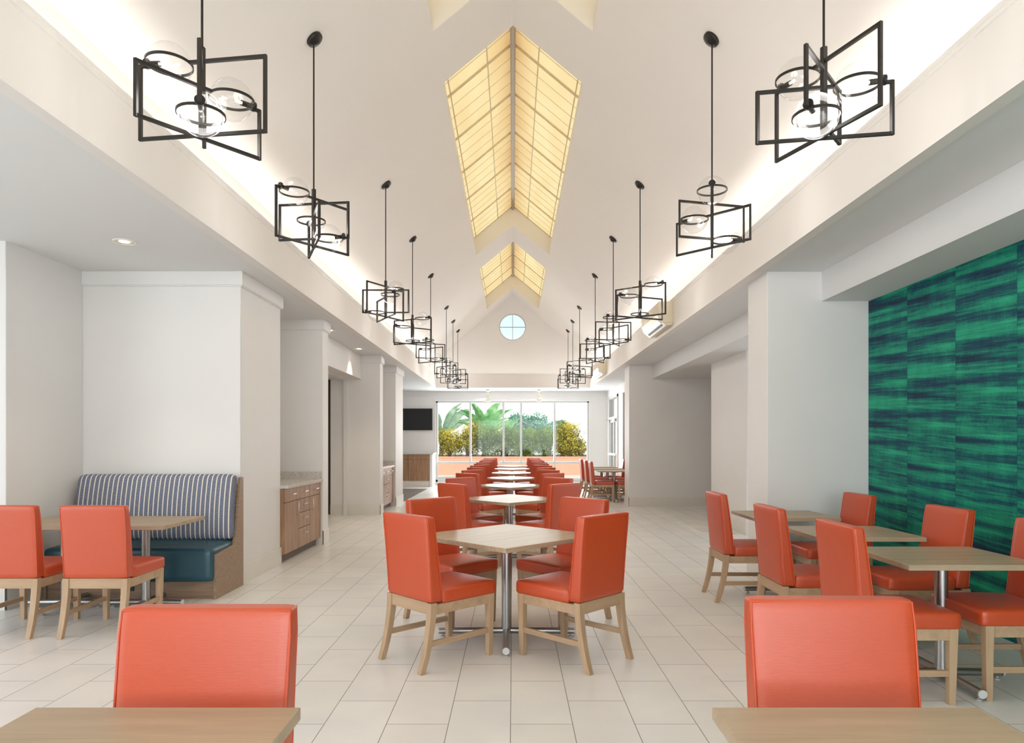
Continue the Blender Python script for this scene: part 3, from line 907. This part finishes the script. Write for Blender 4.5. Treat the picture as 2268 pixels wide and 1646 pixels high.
ORD = ['nearest', 'second', 'third', 'fourth', 'fifth', 'sixth', 'farthest']
TY = [4.98, 8.22, 10.75, 13.0, 15.15, 17.45, 19.6]
T0 = None
TS = 0.93
for i, y in enumerate(TY):
    lab = 'square oak table set cornerwise, %s in the centre row' % (ORD[i] if i in (0, 6) else ORD[i] + ' from the front')
    tx = -0.045 + (0.02 * i / 6)
    if T0 is None:
        T0 = make_table(TS, TS, 0.49, True)
        T0.location = (tx, y, 0); T0.rotation_euler = (0, 0, R(45)); T0['label'] = lab; T0['group'] = 'centre row tables'
    else:
        dup(T0, (tx, y, 0), R(45), lab, 'centre row tables')
    D = 0.645
    for (dx, dy, f, nm) in ((-1, -1, 45, 'near left'), (1, -1, 135, 'near right'), (-1, 1, -45, 'far left'), (1, 1, -135, 'far right')):
        jit = random.uniform(-2, 2)
        d = D + random.uniform(-0.01, 0.01)
        c = d / math.sqrt(2)
        which = 'nearest' if i == 0 else ('farthest' if i == 6 else ORD[i])
        chair(tx + dx * c, y + dy * c * 1.03, f + jit, 'orange vinyl chair on the %s side of the %s centre-row table' % (nm, which), 'chairs of the centre row')

# two-seat tables
T2 = make_table(0.665, 0.76, 0.31, False)
T2.location = (-0.865, 1.355, 0); T2['label'] = 'oak table in the left foreground, its near half out of the picture'
TR = make_table(0.76, 0.665, 0.36, False)
TR.location = (2.53, 4.08, 0); TR['label'] = 'nearest of the three oak tables beside the green wall'; TR['group'] = 'tables beside the green wall'
dup(T2, (0.832, 1.355, 0), 0, 'oak table in the right foreground, its near half out of the picture')
dup(TR, (2.52, 5.17, 0), 0, 'middle one of the three oak tables beside the green wall')
dup(TR, (2.51, 6.41, 0), 0, 'farthest of the three oak tables beside the green wall, at the pale pier')
dup(T2, (-3.115, 5.865, 0), R(0), 'oak table before the right half of the striped booth', 'tables before the booth')
dup(T2, (-3.80, 5.865, 0), R(0), 'oak table before the left half of the booth, mostly hidden by chairs', 'tables before the booth')
for k, y in enumerate((16.4, 17.55, 18.7)):
    dup(TR, (2.40, y, 0), 0, 'oak table in the far right group, %s of three' % ('nearest', 'middle', 'farthest')[k], 'far right tables')

# foreground chairs face the camera
chair(-0.838, 1.68, 270, 'orange chair facing the camera behind the left foreground table', 'foreground chairs')
chair(0.915, 1.785, 269, 'orange chair facing the camera behind the right foreground table', 'foreground chairs')
# booth side
chair(-3.01, 5.20, 90, 'orange chair seen from behind before the booth, the right one', 'chairs facing the booth')
chair(-3.66, 5.20, 90.5, 'orange chair seen from behind before the booth, cut by the picture edge', 'chairs facing the booth')
# green wall side
for k, (yl, yr, xl, xr) in enumerate(((3.90, 3.96, 2.07, 2.847), (4.93, 4.86, 2.06, 2.837), (6.25, 6.10, 2.07, 2.827))):
    w = ('nearest', 'middle', 'farthest')[k]
    chair(xl, yl, 0, 'orange chair on the left side of the %s table beside the green wall' % w, 'chairs beside the green wall')
    chair(xr, yr, 180, 'orange chair on the right side of the %s table beside the green wall' % w, 'chairs beside the green wall')
for k, y in enumerate((16.45, 17.6, 18.75)):
    w = ('nearest', 'middle', 'farthest')[k]
    chair(2.08, y, 0, 'orange chair left of the %s table in the far right group' % w, 'far right chairs')
    chair(2.76, y - 0.05, 180, 'orange chair right of the %s table in the far right group' % w, 'far right chairs')

# ------------------------------------------------------------------ booth
bt = thing('booth_bench', 'booth bench with navy striped back, teal vinyl seat and wooden base', 'booth', (-3.41, 6.78, 0))
# local: x -0.75..0.75 , y 0 at wall, negative towards camera
boxes('base', [(-0.75, 0.76, -0.60, -0.02, 0.0, 0.17)], M_booth_w, bt)
for x0, x1 in ((-0.77, -0.75), (0.742, 0.765)):   # stepped end panels
    P_ = [(-0.625, 0.0), (0.0, 0.0), (0.0, 1.06), (-0.07, 1.06), (-0.18, 0.52), (-0.23, 0.43), (-0.625, 0.40)]
    bm = bm_new(); loft(bm, [[(x, y, z) for y, z in P_] for x in (x0, x1)])
    obj('end_panel', bm, M_booth_w, bt)
def bseat(p):
    y = p.y - 0.40
    z = p.z + 0.31
    if p.z > 0: z += 0.045 * (y + 0.7) / 0.6 * (0.5) + 0.008 * max(0, 1 - (p.x / 0.74) ** 2)
    else:
        # underside: deep waterfall at the front only
        if y > -0.56: z = max(z, 0.22)
    return Vector((p.x, y, z))
obj('seat', soft_box(1.50, 0.56, 0.30, 0.045, 12, bseat), M_teal, bt, smooth=True)
def bback(p):
    h = (p.z + 0.31) / 0.62
    y = p.y - 0.20 + 0.075 * h + 0.03 * math.sin(PI * h) * -1
    return Vector((p.x + 0.0, y, p.z + 0.785))
obj('backrest', soft_box(1.50, 0.13, 0.62, 0.055, 12, bback), M_fab, bt, smooth=True)
boxes('seat_support', [(-0.74, 0.74, -0.12, -0.02, 0.17, 0.99)], M_booth_w, bt)
o = boxes('outlet', [(-0.08, 0.02, -0.612, -0.598, 0.07, 0.125)], M_acd, bt, bevel=0.003); o['label'] = 'black outlet plate'

# ------------------------------------------------------------------ cabinets
def pull(bm, p, d, L, out):
    """bar pull: p centre, d direction, out outward normal"""
    p = Vector(p); d = Vector(d); out = Vector(out)
    a = p - d * L / 2; b = p + d * L / 2
    tube(bm, [a, a + out * 0.028, b + out * 0.028, b], 0.005, 8)

def aisle_cabinet(name, label, y0, y1, wide_first, group):
    L = y1 - y0
    t = thing('cabinet', label, 'cabinet', (-2.63, (y0 + y1) / 2, 0), 0, group)
    h = L / 2
    boxes('cabinet_body', [(-0.60, -0.02, -h, h, 0.10, 0.862)], M_cabv, t)
    boxes('toe_kick', [(-0.58, -0.07, -h, h, 0.0, 0.10)], M_toe, t)
    b = L / 3
    g = 0.004
    def front(nm, ya, yb, za, zb, pulls):
        d = boxes(nm, [(-0.02, 0.0, ya + g, yb - g, za + g, zb - g)], M_cabv, t, bevel=0.0015)
        for (py, pz_, vert, Lp) in pulls:
            bm = bm_new(); pull(bm, (0.0, py, pz_), (0, 0, 1) if vert else (0, 1, 0), Lp, (1, 0, 0))
            obj('handle', bm, M_chrome, d, smooth=True)
    ym = [-h, -h + b, -h + 2 * b, h]
    if wide_first:
        front('drawer', ym[0], ym[2], 0.70, 0.862, [(ym[0] + b * 0.55, 0.785, 0, 0.12), (ym[1] + b * 0.55, 0.785, 0, 0.12)])
    else:
        front('drawer', ym[0], ym[1], 0.70, 0.862, [((ym[0] + ym[1]) / 2, 0.785, 0, 0.12)])
        front('drawer', ym[1], ym[2], 0.70, 0.862, [((ym[1] + ym[2]) / 2, 0.785, 0, 0.12)])
    front('drawer', ym[2], ym[3], 0.70, 0.862, [((ym[2] + ym[3]) / 2, 0.785, 0, 0.12)])
    front('door', ym[0], ym[1], 0.10, 0.70, [(ym[1] - 0.06, 0.60, 1, 0.14)])
    front('door', ym[2], ym[3], 0.10, 0.70, [(ym[2] + 0.06, 0.60, 1, 0.14)])
    for za, zb in ((0.53, 0.70), (0.34, 0.53), (0.10, 0.34)):
        front('drawer', ym[1], ym[2], za, zb, [((ym[1] + ym[2]) / 2, zb - 0.07, 0, 0.12)])
    return t
aisle_cabinet('cabinet', 'brown laminate cabinet with drawers and doors in the nearer left niche', 7.97, 9.45, True, None)
aisle_cabinet('cabinet', 'brown laminate cabinet in the farther left niche, seen very obliquely', 13.67, 15.18, False, None)
for (y0, y1, lb) in ((7.965, 9.455, 'nearer'), (13.665, 15.185, 'farther')):
    t = thing('countertop', 'speckled pale stone countertop with backsplash in the %s left niche' % lb, 'countertop', (-2.95, (y0 + y1) / 2, 0.864))
    h = (y1 - y0) / 2
    boxes('slab', [(-0.345, 0.355, -h, h, 0, 0.038)], M_quartz, t, bevel=0.002)
    boxes('backsplash', [(-0.345, 0.335, h - 0.02, h, 0.038, 0.135), (-0.345, -0.325, -h, h - 0.02, 0.038, 0.135)], M_quartz, t)

# back cabinet facing the camera
t = thing('cabinet', 'dark walnut cabinet against the back wall below the television', 'cabinet', (-3.4, 21.78, 0))
boxes('cabinet_body', [(-1.2, 0.78, 0.02, 0.88, 0.19, 1.02)], M_dark, t)
boxes('side_panel', [(0.78, 0.86, -0.01, 0.90, 0.0, 1.02)], M_wall, t)
boxes('toe_kick', [(-1.2, 0.80, 0.03, 0.85, 0.0, 0.19)], M_tile_b, t)
g = 0.004
for (a, b, z0, z1, nm) in ((-1.2, -0.62, 0.86, 1.02, 'drawer'), (-0.62, 0.10, 0.86, 1.02, 'drawer'), (0.10, 0.78, 0.86, 1.02, 'drawer')):
    boxes(nm, [(a + g, b - g, 0.0, 0.02, z0 + g, z1 - g)], M_cabv, t)
for (a, b, kx) in ((-1.2, -0.62, -0.68), (-0.62, 0.10, 0.05), (0.10, 0.78, 0.15)):
    d = boxes('door', [(a + g, b - g, 0.0, 0.02, 0.19, 0.86 - g)], M_cabv, t)
    if kx > -0.5:
        bm = bm_new(); tube(bm, [(kx, 0.0, 0.80), (kx, -0.022, 0.80)], 0.012, 12); obj('knob', bm, M_chrome, d, smooth=True)
ct = boxes('countertop', [(-4.6, -2.50, 21.74, 22.69, 1.022, 1.065)], M_quartz, bevel=0.002)
tag(ct, 'pale speckled countertop on the walnut cabinet at the back wall', 'countertop')

# television
t = thing('television', 'black flat television on the back wall', 'television', (-3.27, 22.66, 2.155))
boxes('tv_body', [(-0.63, 0.63, -0.03, 0.02, -0.355, 0.355)], M_tvf, t, bevel=0.004)
boxes('screen', [(-0.615, 0.615, -0.033, -0.029, -0.335, 0.345)], M_tv, t)
boxes('wall_bracket', [(-0.2, 0.2, 0.02, 0.04, -0.15, 0.15)], M_dsteel, t)

# ------------------------------------------------------------------ pendants
def make_pendant():
    t = thing('pendant_light', 'x', 'pendant light')
    # local origin at z = 1.58 + 1.40 world (lower end of stem)
    Z = lambda zr: zr - 1.58
    top = vz(1.62) - (1.58 + 1.40)
    bm = bm_new(); tube(bm, [(0, 0, Z(2.05)), (0, 0, top - 0.03)], 0.0065, 12); obj('rod', bm, M_black, t, smooth=True)
    boxes('stem', [(-0.0125, 0.0125, -0.0125, 0.0125, Z(1.58), Z(2.06))], M_black, t)
    # canopy lies on the sloping ceiling
    bm = bm_new(); lathe(bm, [(0.02, -0.05), (0.045, -0.03), (0.066, -0.026), (0.070, -0.018), (0.070, 0.0)], 28)
    c = obj('canopy', bm, M_black, t, smooth=True); c.location = (0, 0, top + 0.002)
    B = 0.0165
    specs = ((0, 0.35, 1.60, 1.985, True), (-120, 0.33, 1.585, 1.85, True), (120, 0.29, 1.655, 1.94, False))
    for ang, hw, z0, z1, high in specs:
        a = R(ang); d = Vector((math.cos(a), math.sin(a), 0))
        gc = hw - 0.165; rr = 0.113
        def P(s, z): return d * s + Vector((0, 0, z))
        z0l, z1l = Z(z0), Z(z1)
        bm = bm_new()
        sqtube(bm, P(-hw, z0l - B / 2), P(-hw, z1l + B / 2), B)
        sqtube(bm, P(hw, z0l - B / 2), P(hw, z1l + B / 2), B)
        gz = z1l if high else z0l
        oz = z0l if high else z1l
        sqtube(bm, P(-hw, oz), P(hw, oz), B)
        sqtube(bm, P(-hw, gz), P(gc - rr, gz), B)
        sqtube(bm, P(gc + rr, gz), P(hw, gz), B)
        f = obj('frame', bm, M_black, t)
        c0 = P(gc, gz)
        bm = bm_new(); ring_(bm, c0, rr + 0.002, 0.005, 0.014, 44)
        obj('hoop', bm, M_black, f, smooth=True)
        bm = bm_new(); sphere(bm, c0, 0.110, 32, 20)
        gl = obj('globe', bm, M_glass, t, smooth=True)
        bm = bm_new()
        tube(bm, [c0 + d * 0.135 + Vector((0, 0, .012)), c0 + d * 0.120 + Vector((0, 0, .012))], 0.026, 16)
        tube(bm, [c0 + d * 0.120 + Vector((0, 0, .010)), c0 + d * 0.055 + Vector((0, 0, .006))], 0.015, 14)
        obj('socket', bm, M_black, gl, smooth=True)
        bm = bm_new(); tube(bm, [c0 + d * 0.056 + Vector((0, 0, .006)), c0 + d * 0.030 + Vector((0, 0, .005)), c0 + d * 0.022 + Vector((0, 0, .005))], [0.006, 0.007, 0.003], 10)
        obj('bulb', bm, M_bulb, gl, smooth=True)
    return t

PN0 = make_pendant()
PY = [3.60, 5.62, 8.80, 11.15, 13.6, 16.8, 18.7, 20.3]
PL = [172, 233, 60, -25, 262, 80, 200, -30]
PR = [110, 254, -38, 246, 235, -35, 10, 140]
PORD = ['nearest', 'second', 'third', 'fourth', 'fifth', 'sixth', 'seventh', 'farthest']
first = True
for s, angs_, side in ((-1, PL, 'left'), (1, PR, 'right')):
    for k, (y, a) in enumerate(zip(PY, angs_)):
        lab = 'black open-frame pendant with three glass globes, %s in the %s row' % (PORD[k] if k in (0, 7) else PORD[k] + ' from the front', side)
        if first:
            p = PN0; first = False
        else:
            p = dup(PN0, (0, 0, 0), 0, lab)
        light('pendant_glow', 'POINT', (s * 1.62, y, 3.12), (0, 0, 0), 5.6, (1.0, 0.965, 0.92), shadow_soft_size=0.12)
        p.location = (s * 1.62, y, 2.98); p.rotation_euler = (0, 0, R(a)); p['label'] = lab; p['group'] = 'pendants in the vault'
        # tilt the canopy to the slope of the ceiling
        for ch in p.children:
            if ch.name.startswith('canopy'):
                want = Matrix.Rotation(math.atan(SL) * s, 4, 'Y')
                loc = ch.location.copy()
                ch.matrix_basis = Matrix.Translation(loc) @ Matrix.Rotation(-R(a), 4, 'Z') @ want

# ------------------------------------------------------------------ air conditioners
def make_ac():
    t = thing('air_conditioner', 'x', 'air conditioner')
    L = 0.62
    P_ = [(0, -0.17), (-0.10, -0.19), (-0.20, -0.10), (-0.235, -0.02), (-0.235, 0.13), (-0.21, 0.17), (0, 0.17)]
    bm = bm_new(); loft(bm, [[(x, y, z) for x, z in P_] for y in (-L, L)])
    obj('casing', bm, M_ac, t, bevel=0.01, seg=3)
    P2 = [(-0.128, -0.172), (-0.152, -0.150), (-0.146, -0.138), (-0.120, -0.160)]
    bm = bm_new(); loft(bm, [[(x, y, z) for x, z in P2] for y in (-L * 0.80, L * 0.80)])
    obj('air_outlet', bm, M_acd, t)
    P3 = [(-0.165, -0.146), (-0.210, -0.103), (-0.206, -0.095), (-0.160, -0.135)]
    bm = bm_new(); loft(bm, [[(x, y, z) for x, z in P3] for y in (-L * 0.9, L * 0.9)])
    obj('louvre', bm, M_chrome, t)
    boxes('end_cover', [(-0.215, 0.0, -L - 0.012, -L, -0.14, 0.15)], M_ac, t, bevel=0.01)
    return t
ac = make_ac(); ac.location = (2.35, 10.75, 3.30); ac['label'] = 'beige wall air conditioner on the right beam, the nearer and larger one'; ac['group'] = 'air conditioners'
dup(ac, (2.35, 17.9, 3.29), 0, 'beige air conditioner on the right beam, the farther and smaller one', 'air conditioners')

# ------------------------------------------------------------------ ceiling fans
def make_fan():
    t = thing('ceiling_fan', 'x', 'ceiling fan')
    bm = bm_new(); lathe(bm, [(0.03, -0.07), (0.075, -0.05), (0.08, 0.0)], 20); obj('canopy', bm, M_white, t, smooth=True)
    bm = bm_new(); tube(bm, [(0, 0, -0.05), (0, 0, -0.2)], 0.013, 10); obj('downrod', bm, M_white, t, smooth=True)
    bm = bm_new(); lathe(bm, [(0.05, -0.38), (0.085, -0.36), (0.09, -0.28), (0.06, -0.24), (0.05, -0.17), (0.02, -0.16)], 24); obj('motor', bm, M_ac, t, smooth=True)
    for k in range(3):
        a = 2 * PI * k / 3 + 0.25
        bm = bm_new(); box(bm, 0.08, 0.60, -0.055, 0.055, -0.318, -0.310)
        bmesh.ops.rotate(bm, verts=bm.verts, cent=(0, 0, -0.314), matrix=Matrix.Rotation(R(4), 3, 'X'))
        bmesh.ops.rotate(bm, verts=bm.verts, cent=(0, 0, 0), matrix=Matrix.Rotation(a, 3, 'Z'))
        obj('blade', bm, M_white, t)
    return t
fn = make_fan(); fn.location = (-0.79, 21.95, ZC); fn['label'] = 'small white ceiling fan before the big window, left of the two'; fn['group'] = 'ceiling fans'
dup(fn, (0.83, 21.95, ZC), 0.3, 'small white ceiling fan before the big window, right of the two', 'ceiling fans')

# ------------------------------------------------------------------ recessed lights
def make_can():
    t = thing('recessed_light', 'x', 'recessed light')
    bm = bm_new(); ring_(bm, (0, 0, -0.002), 0.085, 0.014, 0.006, 36); obj('trim_ring', bm, M_white, t, smooth=True)
    bm = bm_new(); n = 32
    loft(bm, [[(r * math.cos(2 * PI * k / n), r * math.sin(2 * PI * k / n), z) for k in range(n)] for r, z in ((0.079, -0.003), (0.06, 0.001), (0.045, 0.0015))], cap=False)
    obj('reflector', bm, M_canin, t, smooth=True)
    bm = bm_new(); lathe(bm, [(0.04, -0.002), (0.04, 0.0)], 24); obj('lamp', bm, M_canl, t)
    return t
cans = [(-3.25, 5.78, 'round recessed ceiling light above the booth tables'), (-2.76, 12.4, 'recessed ceiling light lighting the header of the passage'), (-2.745, 10.35, 'recessed ceiling light half hidden by the second left pier')]
c0 = None
for x, y, lb in cans:
    if c0 is None:
        c0 = make_can(); c0.location = (x, y, ZC - 0.001); c0['label'] = lb; c0['group'] = 'recessed lights'
    else: dup(c0, (x, y, ZC - 0.001), 0, lb, 'recessed lights')
    light('can_light', 'SPOT', (x, y, ZC - 0.03), (0, 0, 0), 14 if y < 7 else 18, (1, 0.84, 0.62), spot_size=R(80), spot_blend=0.6, shadow_soft_size=0.04)

# ------------------------------------------------------------------ small items
hb = None
for k, (y0, y1) in enumerate(((10.62, 11.38), (11.42, 12.18))):
    t = thing('floor_hatch', 'white edged floor access panel by the right wall, %s of two' % ('nearer', 'farther')[k], 'floor panel', (3.17, (y0 + y1) / 2, 0), 0, 'floor access panels')
    h = (y1 - y0) / 2
    boxes('panel', [(-0.25, 0.25, -h + 0.02, h - 0.02, 0.0, 0.005)], M_tile_b, t)
    boxes('edge_trim', [(-0.27, -0.25, -h, h, 0, 0.007), (0.25, 0.27, -h, h, 0, 0.007), (-0.25, 0.25, -h, -h + 0.02, 0, 0.007), (-0.25, 0.25, h - 0.02, h, 0, 0.007)], M_white, t)
t = thing('wall_outlet', 'small ivory outlet low on the pier beside the green wall', 'outlet', (2.83, 6.795, 0.455))
boxes('cover_plate', [(-0.036, 0.036, -0.005, 0.0, -0.058, 0.058)], M_outlet, t, bevel=0.002)
boxes('socket', [(-0.016, 0.016, -0.008, -0.004, 0.01, 0.04), (-0.016, 0.016, -0.008, -0.004, -0.04, -0.01)], M_outlet, t, bevel=0.002)
boxes('socket_slots', [(-0.008, -0.005, -0.0088, -0.0078, 0.018, 0.032), (0.005, 0.008, -0.0088, -0.0078, 0.018, 0.032), (-0.008, -0.005, -0.0088, -0.0078, -0.032, -0.018), (0.005, 0.008, -0.0088, -0.0078, -0.032, -0.018)], M_acd, t)

# ------------------------------------------------------------------ outside
struct(boxes('ground', [(-40, 40, YB + 0.25, 80, -0.3, 0.0), (-60, -7.2, -40, 80, -0.35, -0.05), (6.7, 60, -40, 80, -0.35, -0.05), (-60, 60, -40, YN - 0.2, -0.35, -0.05)], M_pave), 'pale paving outside')
t = thing('garden_wall', 'low salmon stucco wall holding the hedge outside the window', 'wall', (0, 29.5, 0))
boxes('wall_body', [(-7, 7, 0, 0.25, 0, 0.74)], M_pink, t)
boxes('coping', [(-7, 7, -0.02, 0.27, 0.74, 0.79)], M_pink, t)
pc = boxes('porch_column', [(-3.12, -2.86, 26.0, 26.3, 0.0, 3.6)], M_white)
tag(pc, 'white porch column outside the left edge of the window', 'column')
struct(boxes('ground', [(-10, 10, 29.75, 40, 0.0, 0.68)], plain('soil', srgb(96, 82, 66), 0.95)), 'raised planting bed behind the garden wall')

def leaves(bm, pts_n, leaf, rng, young=None):
    for p, nrm in pts_n:
        a = Vector((rng.uniform(-1, 1), rng.uniform(-1, 1), rng.uniform(-1, 1))).normalized()
        n_ = (Vector(nrm) + a * 0.9).normalized()
        u = n_.cross(Vector((rng.uniform(-1, 1), rng.uniform(-1, 1), rng.uniform(-1, 1)))).normalized(); v = n_.cross(u)
        L = leaf * rng.uniform(0.6, 1.3); W = L * 0.42
        p = Vector(p)
        vs4 = [bm.verts.new(q) for q in (p - u * L / 2, p + v * W / 2, p + u * L / 2, p - v * W / 2)]
        f = bm.faces.new(vs4)
        if young: f.material_index = 1 if rng.random() < young(p) else 0

def shrub(x, y, zb, rx, ry, h, n, leaf, mat, label, seed, group):
    rng = random.Random(seed)
    t = thing('shrub', label, 'shrub', (x, y, zb), 0, group)
    bm = bm_new(); pts = []
    lumps = [(rng.uniform(-rx, rx) * 0.6, rng.uniform(-ry, ry) * 0.5, h * rng.uniform(0.16, 0.80), rng.uniform(0.36, 0.5)) for _ in range(18)]
    lumps.append((0, 0, h * 0.55, 0.9))
    for _ in range(n):
        lx, ly, lz, lr = rng.choice(lumps)
        d = Vector((rng.gauss(0, 1), rng.gauss(0, 1), rng.gauss(0, 1))).normalized()
        k = rng.uniform(0.55, 1.05)
        p = Vector((lx + d.x * rx * lr * k * 1.1, ly + d.y * ry * lr * k * 1.1, lz + d.z * h * 0.5 * lr * k * 1.05))
        if p.z < h * 0.02 or p.z > h * 1.02: continue
        if abs(p.x) > rx * 1.08: continue
        pts.append((p, d))
    leaves(bm, pts, leaf, rng, lambda p: (0.30 if mat is M_croton else 0.12) + (0.75 if p.z > h * 0.80 else 0.35 if p.z > h * 0.6 else 0.1) * (0.5 + 0.5 * math.sin(p.x * 7 + seed)))
    obj('foliage', bm, (mat, M_young if mat is M_croton else M_fresh), t)
    bm = bm_new()
    for _ in range(14):
        a = rng.uniform(0, 2 * PI)
        tube(bm, [(0.05 * math.cos(a), 0.05 * math.sin(a), 0), (rx * 0.25 * math.cos(a), ry * .25 * math.sin(a), h * 0.35), (rx * 0.5 * math.cos(a), ry * 0.4 * math.sin(a), h * 0.75)], [0.025, 0.017, 0.007], 6)
    obj('stems', bm, M_bark, t)
    return t
GH = 'hedge shrubs outside the window'
ZB = 0.68
shrub(-2.78, 30.3, ZB, 0.62, 0.6, 1.40, 8200, 0.075, M_croton, 'yellow-leaved shrub outside the window, leftmost of the hedge', 1, GH)
shrub(-1.98, 30.5, ZB, 0.55, 0.6, 1.72, 8200, 0.075, M_croton, 'taller yellow shrub, second from the left in the hedge', 2, GH)
shrub(-1.15, 30.4, ZB, 0.62, 0.6, 1.50, 8200, 0.072, M_hedge, 'green shrub left of the window middle, beside the yellow one', 3, GH)
shrub(-0.30, 30.4, ZB, 0.60, 0.6, 1.50, 8000, 0.072, M_hedge, 'green shrub in the middle of the window', 4, GH)
shrub(0.55, 30.5, ZB, 0.60, 0.6, 1.45, 8000, 0.072, M_hedge2, 'pale green shrub just right of the window middle', 5, GH)
shrub(1.38, 30.5, ZB, 0.62, 0.6, 1.48, 8000, 0.072, M_hedge2, 'pale green shrub beside the round yellow one', 6, GH)
shrub(2.55, 30.2, ZB, 0.78, 0.7, 1.72, 12000, 0.078, M_croton, 'large round yellow-green shrub, rightmost of the hedge', 8, GH)

def banana(x, y, zb, label, specs, mat, seed, trunk_h):
    rng = random.Random(seed)
    t = thing('banana_plant', label, 'plant', (x, y, zb))
    bm = bm_new(); tube(bm, [(0, 0, 0), (0.03, 0, trunk_h)], [0.12, 0.07], 10); obj('stem', bm, M_bark, t, smooth=True)
    for (ang, tilt, L, W) in specs:
        bm = bm_new()
        a = R(ang)
        n = 16; rows = []
        for i in range(n + 1):
            f = i / n
            th = R(tilt) - R(55) * f * f       # elevation angle falling outward
            if i == 0: pos = Vector((0.03, 0, trunk_h * 0.9))
            else:
                pos = pos + Vector((math.cos(a) * math.cos(th), 0.35 * math.sin(a + 1), math.sin(th))) * (L / n)
            wd = W * math.sin(PI * min(1, max(0, (f - 0.14) / 0.86)) ** 0.75) if f > 0.14 else 0.015
            wd = max(wd, 0.012)
            if i % 2 and f > 0.3: wd *= rng.uniform(0.75, 1.0)
            tang = Vector((math.cos(a) * math.cos(th), 0, math.sin(th)))
            side = Vector((-tang.z, 0.35, tang.x)).normalized()
            rows.append([bm.verts.new(pos - side * wd + Vector((0, 0.05 * wd, 0.0))), bm.verts.new(pos + Vector((0, -0.02, 0))), bm.verts.new(pos + side * wd + Vector((0, 0.05 * wd, 0)))])
        for A, B in zip(rows[:-1], rows[1:]):
            bm.faces.new((A[0], A[1], B[1], B[0])); bm.faces.new((A[1], A[2], B[2], B[1]))
        obj('leaf', bm, mat, t)
    return t
def fan_leaves(rng, n, L, W, spread):
    out = []
    for k in range(n):
        side = 0 if rng.random() < 0.5 else 180
        out.append((side, 90 - rng.uniform(2, spread), L * rng.uniform(0.75, 1.05), W * rng.uniform(0.7, 1.1)))
    return out
rb = random.Random(5)
banana(-3.35, 32.2, 0.5, 'grey-green banana plant behind the left end of the hedge', [(0, 64, 2.1, 0.24), (0, 50, 1.8, 0.18), (180, 84, 2.0, 0.2)] + fan_leaves(rb, 9, 2.0, 0.14, 40), M_palm, 11, 1.2)
banana(-1.35, 32.0, 0.5, 'broad-leaved green banana plant behind the middle of the hedge', [(180, 86, 2.0, 0.22), (0, 84, 2.1, 0.27), (0, 66, 2.0, 0.17), (0, 75, 1.8, 0.2), (180, 70, 1.8, 0.18)] + fan_leaves(rb, 9, 1.9, 0.13, 45), M_banana, 12, 1.2)
banana(-0.50, 32.9, 0.5, 'smaller green banana plant right of the broad-leaved one', fan_leaves(rb, 8, 1.6, 0.12, 55), M_banana, 13, 1.1)

def tree(x, y, h, r, label, seed):
    rng = random.Random(seed)
    t = thing('distant_tree', label, 'tree', (x, y, 0), 0, 'trees beyond the hedge')
    bm = bm_new(); tube(bm, [(0, 0, 0), (0.1, 0, h * 0.75)], [0.2, 0.08], 8); obj('trunk', bm, M_bark, t, smooth=True)
    bm = bm_new(); pts = []
    lumps = [(rng.uniform(-r, r), rng.uniform(-r, r) * .4, h * rng.uniform(0.6, 0.9), rng.uniform(0.3, 0.5) * r) for _ in range(12)]
    for _ in range(3000):
        lx, ly, lz, lr = rng.choice(lumps)
        d = Vector((rng.gauss(0, 1), rng.gauss(0, 1), rng.gauss(0, 1))).normalized() * lr * rng.uniform(0.6, 1.05)
        pts.append((Vector((lx, ly, lz)) + d, d))
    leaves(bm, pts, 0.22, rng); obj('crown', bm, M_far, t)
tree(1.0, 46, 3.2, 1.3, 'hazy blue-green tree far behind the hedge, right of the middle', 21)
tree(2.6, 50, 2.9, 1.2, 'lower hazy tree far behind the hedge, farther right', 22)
